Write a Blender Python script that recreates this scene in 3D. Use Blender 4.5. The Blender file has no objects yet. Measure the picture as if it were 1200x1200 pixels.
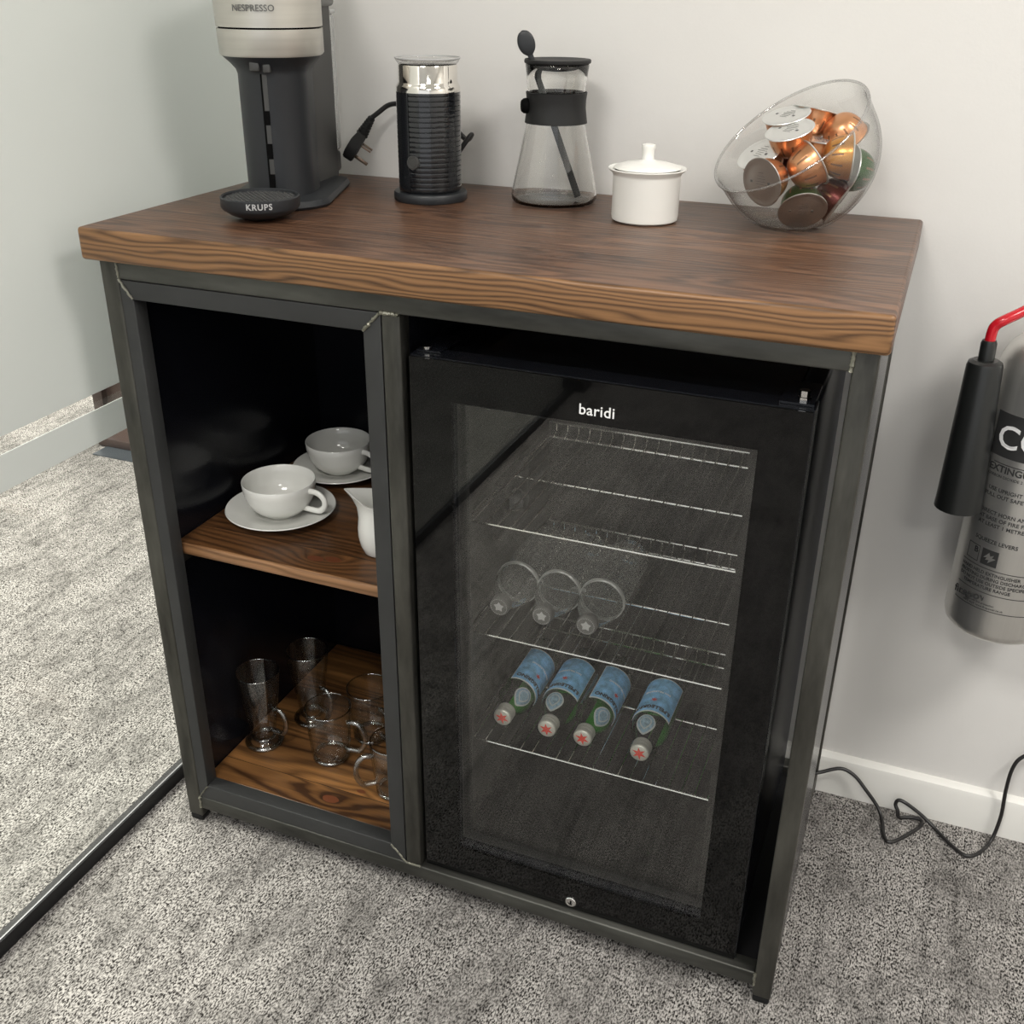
import bpy, bmesh, math, random
from mathutils import Vector, Matrix
random.seed(7)
PI=math.pi
sc=bpy.context.scene
C=sc.collection
H=0.99435          # worktop height

# ------------------------------------------------------------------ materials
def mat(name):
    m=bpy.data.materials.new(name); m.use_nodes=True
    nt=m.node_tree; nt.nodes.clear()
    out=nt.nodes.new('ShaderNodeOutputMaterial')
    return m,nt,out
def N(nt,t,**kw):
    n=nt.nodes.new(t)
    for k,v in kw.items():
        if k in n.inputs.keys(): n.inputs[k].default_value=v
        else: setattr(n,k,v)
    return n
def L(nt,a,b): nt.links.new(a,b)
def pbr(name,col,rough=.5,metal=0,spec=.5,bump=None,var=None,coat=0,sub=0):
    """principled; var=(scale,amount,stretch) value variation, bump=(scale,strength,distance)"""
    m,nt,out=mat(name)
    b=N(nt,'ShaderNodeBsdfPrincipled'); L(nt,b.outputs[0],out.inputs[0])
    b.inputs['Base Color'].default_value=(*col,1); b.inputs['Roughness'].default_value=rough
    b.inputs['Metallic'].default_value=metal; b.inputs['Specular IOR Level'].default_value=spec
    b.inputs['Coat Weight'].default_value=coat
    if var or bump: tc=N(nt,'ShaderNodeTexCoord')
    if var:
        s,a,st=var
        mp=N(nt,'ShaderNodeMapping'); mp.inputs['Scale'].default_value=st; L(nt,tc.outputs['Object'],mp.inputs[0])
        n=N(nt,'ShaderNodeTexNoise',Scale=s,Detail=5.0,Roughness=.65); L(nt,mp.outputs[0],n.inputs['Vector'])
        mr=N(nt,'ShaderNodeMapRange'); L(nt,n.outputs[0],mr.inputs[0])
        mr.inputs[1].default_value=.3; mr.inputs[2].default_value=.7; mr.inputs[3].default_value=1-a; mr.inputs[4].default_value=1+a
        mx=N(nt,'ShaderNodeVectorMath',operation='SCALE'); mx.inputs[0].default_value=col; L(nt,mr.outputs[0],mx.inputs['Scale'])
        L(nt,mx.outputs[0],b.inputs['Base Color'])
        mr2=N(nt,'ShaderNodeMapRange'); L(nt,n.outputs[0],mr2.inputs[0]); mr2.inputs[3].default_value=max(0,rough-.12*a/.3); mr2.inputs[4].default_value=min(1,rough+.12*a/.3)
        L(nt,mr2.outputs[0],b.inputs['Roughness'])
    if bump:
        s,st,d=bump
        n=N(nt,'ShaderNodeTexNoise',Scale=s,Detail=3.0); L(nt,tc.outputs['Object'],n.inputs['Vector'])
        bp=N(nt,'ShaderNodeBump',Strength=st,Distance=d); L(nt,n.outputs[0],bp.inputs['Height']); L(nt,bp.outputs[0],b.inputs['Normal'])
    return m
def thin_glass(name,tint=(1,1,1),edge=(.6,.62,.61),ior=1.5,power=3.0,rough=0.0,refl=1.0,bend=0.0,haze=0.0):
    """clear walls: fresnel mirror over straight-through glass, tinted where the wall is seen edge-on"""
    m,nt,out=mat(name)
    lw=N(nt,'ShaderNodeLayerWeight',Blend=.5)
    def pw_(k):
        q=N(nt,'ShaderNodeMath',operation='POWER'); L(nt,lw.outputs['Facing'],q.inputs[0]); q.inputs[1].default_value=k; return q.outputs[0]
    mc=N(nt,'ShaderNodeMix',data_type='RGBA'); L(nt,pw_(power),mc.inputs[0])
    mc.inputs[6].default_value=(*tint,1); mc.inputs[7].default_value=(*edge,1)
    tr=N(nt,'ShaderNodeBsdfTransparent'); L(nt,mc.outputs[2],tr.inputs[0])
    gl=N(nt,'ShaderNodeBsdfGlossy'); gl.inputs['Roughness'].default_value=rough
    f0=((ior-1)/(ior+1))**2*refl                      # Schlick reflectance, the same from either side of the wall
    fr=N(nt,'ShaderNodeMath',operation='MULTIPLY_ADD'); L(nt,pw_(5.0),fr.inputs[0]); fr.inputs[1].default_value=(1-f0)*.9; fr.inputs[2].default_value=f0
    ms=N(nt,'ShaderNodeMixShader'); L(nt,fr.outputs[0],ms.inputs[0])
    L(nt,tr.outputs[0],ms.inputs[1]); L(nt,gl.outputs[0],ms.inputs[2]); last=ms.outputs[0]
    if bend:      # thick rims, bases and handles bend the light like solid glass
        rg=N(nt,'ShaderNodeBsdfGlass',IOR=ior); rg.inputs['Roughness'].default_value=0.0
        fb=N(nt,'ShaderNodeMath',operation='MULTIPLY_ADD'); L(nt,pw_(1.3),fb.inputs[0]); fb.inputs[1].default_value=bend; fb.inputs[2].default_value=.12; fb.use_clamp=True
        m2=N(nt,'ShaderNodeMixShader'); L(nt,fb.outputs[0],m2.inputs[0]); L(nt,last,m2.inputs[1]); L(nt,rg.outputs[0],m2.inputs[2]); last=m2.outputs[0]
    if haze:      # white diffuse mixed in, brightens clear plastic
        df=N(nt,'ShaderNodeBsdfDiffuse'); df.inputs[0].default_value=(.8,.82,.8,1)
        fh=N(nt,'ShaderNodeMath',operation='MULTIPLY_ADD'); L(nt,pw_(1.5),fh.inputs[0]); fh.inputs[1].default_value=haze*2.5; fh.inputs[2].default_value=haze; fh.use_clamp=True
        m3=N(nt,'ShaderNodeMixShader'); L(nt,fh.outputs[0],m3.inputs[0]); L(nt,last,m3.inputs[1]); L(nt,df.outputs[0],m3.inputs[2]); last=m3.outputs[0]
    L(nt,last,out.inputs[0])
    return m

def real_glass(name,col=(1,1,1),ior=1.48):
    m,nt,out=mat(name); g=N(nt,'ShaderNodeBsdfGlass',IOR=ior); g.inputs['Roughness'].default_value=0; g.inputs['Color'].default_value=(*col,1)
    L(nt,g.outputs[0],out.inputs[0]); return m
def wood(name,boards,pith,freq,dark,light,rough=.38,seed=0.0,knots=(),wob=.012,contrast=(.25,.8),wts=(.62,.42,1.1),edge=None,yoff=0.0,ey=.0035):
    """growth rings round a pith running along X in every board. boards: board width in y"""
    m,nt,out=mat(name)
    b=N(nt,'ShaderNodeBsdfPrincipled'); L(nt,b.outputs[0],out.inputs[0]); b.inputs['Specular IOR Level'].default_value=.45
    tc=N(nt,'ShaderNodeTexCoord'); sp=N(nt,'ShaderNodeSeparateXYZ'); L(nt,tc.outputs['Object'],sp.inputs[0])
    def math_(op,a,b_=None,c=None):
        n=N(nt,'ShaderNodeMath',operation=op)
        for i,v in enumerate((a,b_,c)):
            if v is None: continue
            if isinstance(v,(int,float)): n.inputs[i].default_value=v
            else: L(nt,v,n.inputs[i])
        return n.outputs[0]
    x,y,z=sp.outputs[0],sp.outputs[1],sp.outputs[2]
    yb=math_('DIVIDE',math_('ADD',y,yoff),boards); fl=math_('FLOOR',yb); fr=math_('SUBTRACT',yb,fl)
    yl=math_('MULTIPLY',math_('SUBTRACT',fr,pith[0]),boards)      # local offset from pith
    # board dependent shift
    wn=N(nt,'ShaderNodeTexWhiteNoise',noise_dimensions='1D'); L(nt,math_('ADD',fl,seed),wn.inputs['W'])
    sh=math_('MULTIPLY',wn.outputs['Value'],7.3)
    cx=N(nt,'ShaderNodeCombineXYZ'); L(nt,math_('ADD',math_('MULTIPLY',x,1.0),sh),cx.inputs[0]); L(nt,math_('MULTIPLY',y,7.0),cx.inputs[1]); L(nt,math_('ADD',math_('MULTIPLY',z,7.0),sh),cx.inputs[2])
    n1=N(nt,'ShaderNodeTexNoise',Scale=3.0,Detail=2.0,Roughness=.5); L(nt,cx.outputs[0],n1.inputs['Vector'])
    cx2=N(nt,'ShaderNodeCombineXYZ'); L(nt,math_('ADD',math_('MULTIPLY',x,3.0),sh),cx2.inputs[0]); L(nt,math_('MULTIPLY',y,40.0),cx2.inputs[1]); L(nt,math_('MULTIPLY',z,40.0),cx2.inputs[2])
    n2=N(nt,'ShaderNodeTexNoise',Scale=4.0,Detail=2.0,Roughness=.5); L(nt,cx2.outputs[0],n2.inputs['Vector'])
    d1=math_('MULTIPLY',math_('SUBTRACT',n1.outputs[0],.5),wob*6)
    d2=math_('MULTIPLY',math_('SUBTRACT',n2.outputs[0],.5),wob*.28)
    zz=math_('SUBTRACT',z,pith[1])
    r=math_('SQRT',math_('ADD',math_('MULTIPLY',yl,yl),math_('MULTIPLY',zz,zz)))
    r=math_('ADD',math_('ADD',r,d1),d2)
    fac_k=None
    for kx,ky,kr in knots:
        dx=math_('MULTIPLY',math_('SUBTRACT',x,kx),.55); dy=math_('SUBTRACT',y,ky)
        dd=math_('SQRT',math_('ADD',math_('MULTIPLY',dx,dx),math_('MULTIPLY',dy,dy)))
        e=math_('POWER',2.718,math_('MULTIPLY',math_('DIVIDE',dd,kr),-1.0))
        r=math_('ADD',r,math_('MULTIPLY',e,kr*1.4))
        k=math_('LESS_THAN',math_('ADD',dd,math_('MULTIPLY',d2,1.0)),kr*.36)
        fac_k=k if fac_k is None else math_('MAXIMUM',fac_k,k)
    ph=math_('MULTIPLY',r,freq)
    saw=math_('FRACT',ph)
    # early wood light, late wood dark: smooth hump
    hump=math_('SINE',math_('MULTIPLY',saw,PI))
    hump=math_('POWER',hump,1.3)
    cx3=N(nt,'ShaderNodeCombineXYZ'); L(nt,math_('MULTIPLY',x,6.0),cx3.inputs[0]); L(nt,math_('MULTIPLY',y,420.0),cx3.inputs[1]); L(nt,math_('MULTIPLY',z,420.0),cx3.inputs[2])
    n3=N(nt,'ShaderNodeTexNoise',Scale=1.0,Detail=3.0,Roughness=.6); L(nt,cx3.outputs[0],n3.inputs['Vector'])
    f=math_('ADD',math_('MULTIPLY',hump,wts[0]),math_('MULTIPLY',n3.outputs[0],wts[1]))
    n4=N(nt,'ShaderNodeTexNoise',Scale=1.6,Detail=2.0); L(nt,cx.outputs[0],n4.inputs['Vector'])
    f=math_('ADD',f,math_('MULTIPLY',math_('SUBTRACT',n4.outputs[0],.5),wts[2]))
    cr=N(nt,'ShaderNodeValToRGB'); L(nt,f,cr.inputs[0])
    e=cr.color_ramp.elements; e[0].position=contrast[0]; e[0].color=(*dark,1); e[1].position=contrast[1]; e[1].color=(*light,1)
    mid=cr.color_ramp.elements.new((contrast[0]*.5+contrast[1]*.5)); mid.color=tuple([dark[i]*.62+light[i]*.38 for i in range(3)]+[1])
    # open-grain worn stain on the sawn edges (edge faces are the ones whose normal is level)
    col=cr.outputs[0]
    if fac_k is not None:
        mk=N(nt,'ShaderNodeMix',data_type='RGBA'); L(nt,fac_k,mk.inputs[0]); L(nt,col,mk.inputs[6]); mk.inputs[7].default_value=(.13,.040,.016,1); col=mk.outputs[2]
    if edge:      # the sawn front edge was rubbed back after staining: paler early wood
        ce=N(nt,'ShaderNodeValToRGB'); L(nt,f,ce.inputs[0]); ee=ce.color_ramp.elements
        ee[0].position=edge[0]; ee[0].color=(*edge[2],1); ee[1].position=edge[1]; ee[1].color=(*edge[3],1)
        fe=math_('LESS_THAN',math_('ADD',y,math_('MULTIPLY',math_('SUBTRACT',n2.outputs[0],.5),.006)),ey)
        me_=N(nt,'ShaderNodeMix',data_type='RGBA'); L(nt,fe,me_.inputs[0]); L(nt,col,me_.inputs[6]); L(nt,ce.outputs[0],me_.inputs[7]); col=me_.outputs[2]
    # board joints
    g=math_('LESS_THAN',math_('MINIMUM',fr,math_('SUBTRACT',1.0,fr)),.0045)
    mj=N(nt,'ShaderNodeMix',data_type='RGBA'); L(nt,g,mj.inputs[0]); L(nt,col,mj.inputs[6]); mj.inputs[7].default_value=(.012,.007,.005,1); col=mj.outputs[2]
    L(nt,col,b.inputs['Base Color'])
    rr=N(nt,'ShaderNodeMapRange'); L(nt,n3.outputs[0],rr.inputs[0]); rr.inputs[3].default_value=rough-.06; rr.inputs[4].default_value=rough+.12; L(nt,rr.outputs[0],b.inputs['Roughness'])
    bp=N(nt,'ShaderNodeBump',Strength=.35,Distance=.0006); L(nt,f,bp.inputs['Height']); L(nt,bp.outputs[0],b.inputs['Normal'])
    return m

def carpet(name,lo,hi):
    m,nt,out=mat(name)
    b=N(nt,'ShaderNodeBsdfPrincipled'); L(nt,b.outputs[0],out.inputs[0]); b.inputs['Roughness'].default_value=.95; b.inputs['Specular IOR Level'].default_value=.1
    tc=N(nt,'ShaderNodeTexCoord')
    mp=N(nt,'ShaderNodeMapping'); mp.inputs['Rotation'].default_value=(0,0,.1); mp.inputs['Scale'].default_value=(1.0,.50,1); L(nt,tc.outputs['Object'],mp.inputs[0])
    # loop pile
    v=N(nt,'ShaderNodeTexNoise',Scale=430.0,Detail=1.0,Roughness=.5,Distortion=.4); L(nt,mp.outputs[0],v.inputs['Vector'])
    n2=N(nt,'ShaderNodeTexNoise',Scale=90.0,Detail=2.0); L(nt,mp.outputs[0],n2.inputs['Vector'])
    mp2=N(nt,'ShaderNodeMapping'); mp2.inputs['Scale'].default_value=(9,5.5,1); L(nt,tc.outputs['Object'],mp2.inputs[0])
    n3=N(nt,'ShaderNodeTexNoise',Scale=1.4,Detail=5.0,Roughness=.68); L(nt,mp2.outputs[0],n3.inputs['Vector'])
    mp3=N(nt,'ShaderNodeMapping'); mp3.inputs['Scale'].default_value=(60,3.0,1); L(nt,tc.outputs['Object'],mp3.inputs[0])
    n4=N(nt,'ShaderNodeTexNoise',Scale=1.2,Detail=2.0); L(nt,mp3.outputs[0],n4.inputs['Vector'])
    def mr(src,a,b_,c,d):
        n=N(nt,'ShaderNodeMapRange'); L(nt,src,n.inputs[0])
        for i,q in enumerate((a,b_,c,d)): n.inputs[i+1].default_value=q
        return n.outputs[0]
    def ad(a,b_,op='ADD'):
        n=N(nt,'ShaderNodeMath',operation=op)
        for i,q in enumerate((a,b_)):
            if isinstance(q,float): n.inputs[i].default_value=q
            else: L(nt,q,n.inputs[i])
        return n.outputs[0]
    s=mr(v.outputs[0],.36,.62,-.5,.5)
    amp=mr(n3.outputs[0],.42,.60,.42,1.0); s=ad(s,amp,'MULTIPLY')
    patch=ad(mr(n3.outputs[0],.36,.64,-.12,.14),mr(n4.outputs[0],.3,.7,-.09,.09))
    f=ad(ad(ad(s,1.2,'MULTIPLY'),patch),mr(n2.outputs[0],.35,.65,-.1,.12)); 
    f=ad(f,.43)
    cr=N(nt,'ShaderNodeValToRGB'); L(nt,f,cr.inputs[0]); e=cr.color_ramp.elements
    e[0].position=.0; e[0].color=(*lo,1); e[1].position=1.0; e[1].color=(*hi,1)
    L(nt,cr.outputs[0],b.inputs['Base Color'])
    bp=N(nt,'ShaderNodeBump',Strength=.9,Distance=.003); L(nt,v.outputs[0],bp.inputs['Height']); L(nt,bp.outputs[0],b.inputs['Normal'])
    return m

M={}
M['wall']=pbr('wall_paint',(.74,.725,.70),.75,spec=.25,bump=(260,.12,.001))
M['skirt']=pbr('skirting_gloss_paint',(.82,.81,.77),.38,spec=.4)
M['ceil']=pbr('ceiling_paint',(.8,.8,.78),.8)
M['carpet']=carpet('grey_loop_carpet',(.022,.020,.0185),(.46,.437,.415))
M['steel']=pbr('raw_mill_steel',(.082,.080,.070),.42,metal=.75,var=(12,.7,(1,1,.22)),bump=(60,.06,.001))
M['steelx']=pbr('raw_mill_steel_rail',(.070,.070,.063),.42,metal=.75,var=(12,.7,(.22,1,1)),bump=(60,.06,.001))
M['flat']=pbr('dark_coated_steel',(.040,.041,.041),.5,metal=.35,var=(14,.1,(1,1,1)),bump=(500,.15,.0004))
M['weld']=pbr('weld_bead_metal',(.26,.255,.21),.42,metal=.9,bump=(400,.6,.001))
M['blackpanel']=pbr('black_gloss_panel',(.005,.0055,.008),.2,spec=.28)
M['blackmatt']=pbr('black_board',(.012,.012,.013),.45,spec=.3)
M['foot']=pbr('black_rubber',(.008,.008,.008),.6,spec=.3)
M['woodtop']=wood('stained_pine_worktop',.23,(.60,-.075),150.0,(.042,.020,.012),(.25,.125,.068),rough=.34,seed=3.0,wob=.009,contrast=(.15,1.15),wts=(.50,.42,.55),edge=(.08,1.0,(.036,.016,.007),(.33,.170,.072)),yoff=.10)
M['woodshelf']=wood('stained_pine_shelf',.17,(.5,-.035),95.0,(.030,.0135,.006),(.30,.130,.045),rough=.36,seed=9.0,knots=((.262,.085,.020),(.288,.092,.020)),wob=.007,contrast=(.12,1.1),wts=(.34,.42,.75),yoff=.06,edge=(.05,1.0,(.10,.045,.018),(.50,.27,.13)),ey=.0515)
M['woodbase']=wood('stained_pine_base_board',.125,(.5,-.03),75.0,(.040,.017,.007),(.60,.28,.09),rough=.34,seed=21.0,knots=((.262,.070,.022),(.300,.105,.012)),wob=.010,contrast=(.15,1.1),wts=(.30,.36,1.25),yoff=.03)
M['darkwood']=pbr('dark_brown_wood',(.055,.036,.030),.45,var=(6,.3,(.2,3,3)))
M['plate']=pbr('blue_grey_metal_plate',(.10,.115,.13),.3,metal=.5)
M['channel']=pbr('black_anodised_aluminium',(.006,.006,.007),.4,spec=.35)
M['channeltop']=pbr('brushed_grey_aluminium',(.25,.25,.26),.35,metal=.9)
M['pane']=thin_glass('partition_glass',(.97,.985,.975),(.8,.85,.83))
M['clear']=thin_glass('clear_drinking_glass',(.98,.985,.98),(.62,.66,.64),power=4,refl=1.9)
M['clearedge']=thin_glass('bright_outline_glass',(.86,.88,.87),(.55,.6,.57),power=2,refl=7)  # mirror strength raised, bright outlines stand in for ceiling reflections
M['carafeglass']=real_glass('clear_borosilicate_glass',(.99,.99,.985))
M['acrylic']=thin_glass('clear_acrylic',(.975,.975,.97),(.55,.55,.55),power=5,refl=1.3)
M['acrylicrim']=thin_glass('clear_acrylic_rim',(.95,.95,.95),(.7,.7,.7),power=2,refl=5)
M['tank']=thin_glass('clear_tank_plastic',(.96,.96,.97),(.6,.6,.62),power=3,refl=3,haze=.10)
M['pet']=thin_glass('clear_plastic_bottle',(.95,.96,.95),(.55,.57,.55),power=2,refl=6.0,rough=.04,haze=.05)  # haze puts the refracted brightness of the water into the bottle colour
M['band']=thin_glass('milky_plastic_band',(.6,.6,.55),(.3,.3,.28),power=2,refl=6,rough=.3,haze=.25)
M['doorglass']=thin_glass('fridge_door_glass',(.985,.985,.98),(.9,.9,.9),refl=1.0)
M['gloss']=pbr('black_printed_glass',(.0025,.0025,.0025),.03,spec=.38)
M['fridge']=pbr('black_fridge_casing',(.008,.009,.012),.22,spec=.5,coat=.3)
M['fridgeside']=pbr('black_fridge_side',(.010,.012,.018),.28,spec=.3)
M['liner']=pbr('dark_fridge_liner',(.012,.012,.0115),.5,spec=.3)
M['chrome']=pbr('chrome',(.85,.84,.82),.12,metal=1)
M['wire']=pbr('chromed_shelf_wire',(.92,.91,.86),.17,metal=1)
M['white']=pbr('white_print',(.85,.85,.85),.5)
M['greyprint']=pbr('grey_print',(.45,.45,.45),.5)
M['darkprint']=pbr('dark_print',(.03,.03,.03),.5)
M['porc']=pbr('white_porcelain',(.80,.80,.76),.12,spec=.5,coat=.3)
M['porcmatt']=pbr('white_ceramic',(.84,.83,.79),.32,spec=.4)
M['mblack']=pbr('machine_black_plastic',(.021,.023,.026),.42,spec=.45,bump=(900,.08,.0003))
M['mdark']=pbr('machine_charcoal_plastic',(.052,.052,.05),.45,spec=.4,bump=(900,.08,.0003))
M['mgrey']=pbr('machine_grey_plastic',(.12,.12,.115),.5)
M['titan']=pbr('machine_brushed_metal',(.56,.54,.49),.33,metal=.65,var=(3,.06,(1,1,40)))
M['slot']=pbr('deep_black',(.003,.003,.003),.7,spec=.05)
M['chromedark']=pbr('mirror_steel',(.8,.77,.72),.06,metal=1)
M['ribs']=pbr('black_gloss_shell',(.010,.011,.013),.14,spec=.6,coat=.3)
M['rubber']=pbr('black_silicone',(.013,.013,.013),.55,spec=.35)
M['cable']=pbr('black_cable_sheath',(.015,.014,.014),.35,spec=.5)
M['brass']=pbr('nickel_pin',(.22,.16,.12),.3,metal=.9)
M['red']=pbr('red_painted_pipe',(.52,.008,.018),.25,spec=.5,coat=.3)
M['alu']=pbr('polished_aluminium_cylinder',(.74,.73,.70),.34,metal=.9,var=(3,.05,(30,30,.6)))
M['horn']=pbr('black_moulded_horn',(.012,.013,.0125),.33,spec=.5)
M['label_alu']=pbr('silver_label',(.5,.5,.48),.4,metal=.6)
M['copper']=pbr('copper_foil_shell',(.62,.31,.16),.3,metal=.85,var=(8,.15,(1,1,1)))
M['gold']=pbr('amber_foil_shell',(.62,.30,.09),.3,metal=.85)
M['greenf']=pbr('green_foil_shell',(.035,.10,.022),.28,metal=.7)
M['groove']=pbr('pressed_score_line',(.26,.14,.08),.4,metal=.8)
M['purple']=pbr('dark_maroon_foil_shell',(.10,.022,.02),.3,metal=.7)
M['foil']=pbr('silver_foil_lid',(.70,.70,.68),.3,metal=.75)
M['foilshade']=pbr('shaded_foil_lid',(.42,.40,.38),.33,metal=.9)  # same foil, with the shade on downward lids put into its colour
M['paper']=pbr('blue_paper_label',(.24,.54,.85),.5,var=(90,.4,(1,1,1)))
M['palelabel']=pbr('pale_blue_label_print',(.38,.55,.66),.5,var=(200,.4,(1,1,1)))
M['paperback']=pbr('white_label_paper',(.72,.76,.74),.6)
M['cap']=pbr('silver_screw_cap',(.62,.62,.56),.35,metal=.5)
M['star']=pbr('red_star_print',(.65,.06,.04),.5)
M['pipetop']=pbr('machine_tank_lid',(.5,.5,.5),.4)
M['sock']=pbr('white_moulded_plastic',(.8,.8,.78),.4)
def green_glass():
    m,nt,out=mat('green_bottle_glass')
    g=thin_glass('tmp_green',(.12,.60,.05),(.02,.07,.02),power=1.3,refl=1.3)
    bpy.data.materials.remove(m); g.name='green_bottle_glass'; return g
M['green']=green_glass()
# frosted film: diffuse and translucent
def film():
    m,nt,out=mat('frosted_window_film')
    d=N(nt,'ShaderNodeBsdfDiffuse'); d.inputs[0].default_value=(.76,.765,.755,1)
    t=N(nt,'ShaderNodeBsdfTranslucent'); t.inputs[0].default_value=(.70,.73,.71,1)
    g=N(nt,'ShaderNodeBsdfGlossy'); g.inputs['Roughness'].default_value=.35
    a=N(nt,'ShaderNodeMixShader'); a.inputs[0].default_value=.35; L(nt,d.outputs[0],a.inputs[1]); L(nt,t.outputs[0],a.inputs[2])
    b=N(nt,'ShaderNodeMixShader'); b.inputs[0].default_value=.04; L(nt,a.outputs[0],b.inputs[1]); L(nt,g.outputs[0],b.inputs[2]); L(nt,b.outputs[0],out.inputs[0])
    return m
M['film']=film()
def emit(name,col,s):
    m,nt,out=mat(name); e=N(nt,'ShaderNodeEmission'); e.inputs[0].default_value=(*col,1); e.inputs[1].default_value=s; L(nt,e.outputs[0],out.inputs[0]); return m

# ------------------------------------------------------------------ mesh helpers
def link(o,parent=None):
    C.objects.link(o)
    if parent is not None: o.parent=parent
    return o
def mk(name,bm,m,parent=None,smooth=40,loc=None,rot=None):
    me=bpy.data.meshes.new(name)
    bmesh.ops.recalc_face_normals(bm,faces=bm.faces)
    bm.to_mesh(me); bm.free()
    ms=m if isinstance(m,(list,tuple)) else [m]
    for q in ms: me.materials.append(q)
    if smooth is not None:
        for p in me.polygons: p.use_smooth=True
        me.set_sharp_from_angle(angle=math.radians(smooth))
    o=bpy.data.objects.new(name,me)
    if loc is not None: o.location=loc
    if rot is not None: o.rotation_euler=rot
    return link(o,parent)
def tag(o,label,cat,group=None,kind=None):
    o['label']=label
    if cat: o['category']=cat
    if group: o['group']=group
    if kind: o['kind']=kind
    return o
def empty(name,loc,rotz=0,label=None,cat=None,group=None):
    o=bpy.data.objects.new(name,None); C.objects.link(o); o.location=loc; o.rotation_euler=(0,0,rotz); o.empty_display_size=.03
    if label: tag(o,label,cat,group)
    return o
def box(bm,x0,x1,y0,y1,z0,z1,bev=0,seg=2,mi=0):
    r=bmesh.ops.create_cube(bm,size=1)
    vs=r['verts']
    for v in vs: v.co=Vector(((x0+x1)/2+v.co.x*(x1-x0),(y0+y1)/2+v.co.y*(y1-y0),(z0+z1)/2+v.co.z*(z1-z0)))
    fs={f for v in vs for f in v.link_faces}
    for f in fs: f.material_index=mi
    if bev:
        es=list({e for v in vs for e in v.link_edges})
        bmesh.ops.bevel(bm,geom=es,offset=bev,segments=seg,profile=.5,affect='EDGES')
    return bm
def B(*a,**k):
    bm=bmesh.new(); box(bm,*a,**k); return bm
def lathe(bm,prof,seg=48,mat4=None,mi=0,closed=False):
    rings=[]
    for r,z in prof:
        if r<1e-6: rings.append([bm.verts.new((0,0,z))])
        else: rings.append([bm.verts.new((r*math.cos(2*PI*i/seg),r*math.sin(2*PI*i/seg),z)) for i in range(seg)])
    n=len(rings)
    for k in range(n if closed else n-1):
        a,b=rings[k],rings[(k+1)%n]
        for i in range(seg):
            j=(i+1)%seg
            if len(a)==1 and len(b)==1: continue
            if len(a)==1: f=bm.faces.new((a[0],b[i],b[j]))
            elif len(b)==1: f=bm.faces.new((a[i],a[j],b[0]))
            else: f=bm.faces.new((a[i],a[j],b[j],b[i]))
            f.material_index=mi
    if mat4 is not None:
        for rg in rings:
            for v in rg: v.co=mat4@v.co
    return bm
def catmull(pts,n=8):
    P=[Vector(p) for p in pts]; P=[P[0]*2-P[1]]+P+[P[-1]*2-P[-2]]; out=[]
    for i in range(1,len(P)-2):
        for k in range(n):
            t=k/n; a,b,c,d=P[i-1],P[i],P[i+1],P[i+2]
            out.append(.5*((2*b)+(c-a)*t+(2*a-5*b+4*c-d)*t*t+(3*b-a-3*c+d)*t**3))
    out.append(P[-2]); return out
def tube(bm,pts,r,seg=10,flat=1.0,up=None,closed=False,mi=0):
    pts=[Vector(p) for p in pts]; n=len(pts); rings=[]
    T=[]
    for i in range(n):
        if closed: t=pts[(i+1)%n]-pts[i-1]
        else: t=pts[min(i+1,n-1)]-pts[max(i-1,0)]
        T.append(t.normalized())
    u=Vector(up) if up is not None else (Vector((0,0,1)) if abs(T[0].z)<.9 else Vector((1,0,0)))
    for i in range(n):
        u=(u-T[i]*u.dot(T[i])); u=u.normalized() if u.length>1e-6 else Vector((1,0,0)); w=T[i].cross(u)
        rr=r[i] if isinstance(r,(list,tuple)) else r
        rings.append([bm.verts.new(pts[i]+(u*math.cos(2*PI*k/seg)*flat+w*math.sin(2*PI*k/seg))*rr) for k in range(seg)])
        if up is not None: u=Vector(up)
    for i in range(n if closed else n-1):
        a,b=rings[i],rings[(i+1)%n]
        for k in range(seg):
            f=bm.faces.new((a[k],a[(k+1)%seg],b[(k+1)%seg],b[k])); f.material_index=mi
    if not closed:
        bm.faces.new(rings[0]); bm.faces.new(rings[-1])
    return bm
def prism(bm,outline,z0,z1,bev=0,mi=0):
    """outline in xy extruded z0..z1"""
    a=[bm.verts.new((x,y,z0)) for x,y in outline]; b=[bm.verts.new((x,y,z1)) for x,y in outline]
    fs=[bm.faces.new(a),bm.faces.new(b)]; n=len(a)
    for i in range(n): fs.append(bm.faces.new((a[i],a[(i+1)%n],b[(i+1)%n],b[i])))
    for f in fs: f.material_index=mi
    if bev:
        es=[e for e in set(list(fs[0].edges)+list(fs[1].edges))]
        bmesh.ops.bevel(bm,geom=es,offset=bev,segments=3,profile=.5,affect='EDGES')
    return bm
def text_obj(name,s,size,m,parent=None,ext=.0003,space=1.0,bend=None,xf=None,bold=0,align='CENTER'):
    """flat letters in the XY plane; bend=(radius) wraps them round a vertical cylinder facing -Y; xf=Matrix"""
    cu=bpy.data.curves.new(name,'FONT'); cu.body=s; cu.size=size; cu.extrude=ext; cu.align_x=align; cu.space_character=space; cu.offset=bold
    cu.resolution_u=3
    t=bpy.data.objects.new('tmp',cu); C.objects.link(t)
    dg=bpy.context.evaluated_depsgraph_get(); me=bpy.data.meshes.new_from_object(t.evaluated_get(dg))
    C.objects.unlink(t); bpy.data.objects.remove(t); bpy.data.curves.remove(cu)
    for v in me.vertices:
        x,y,z=v.co
        if bend: R=bend+z; a=x/bend; v.co=(R*math.sin(a),-R*math.cos(a),y)
        if xf is not None: v.co=xf@v.co
    me.materials.clear(); me.materials.append(m)
    o=bpy.data.objects.new(name,me); return link(o,parent)
def rotz(a): return Matrix.Rotation(a,4,'Z')
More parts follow.
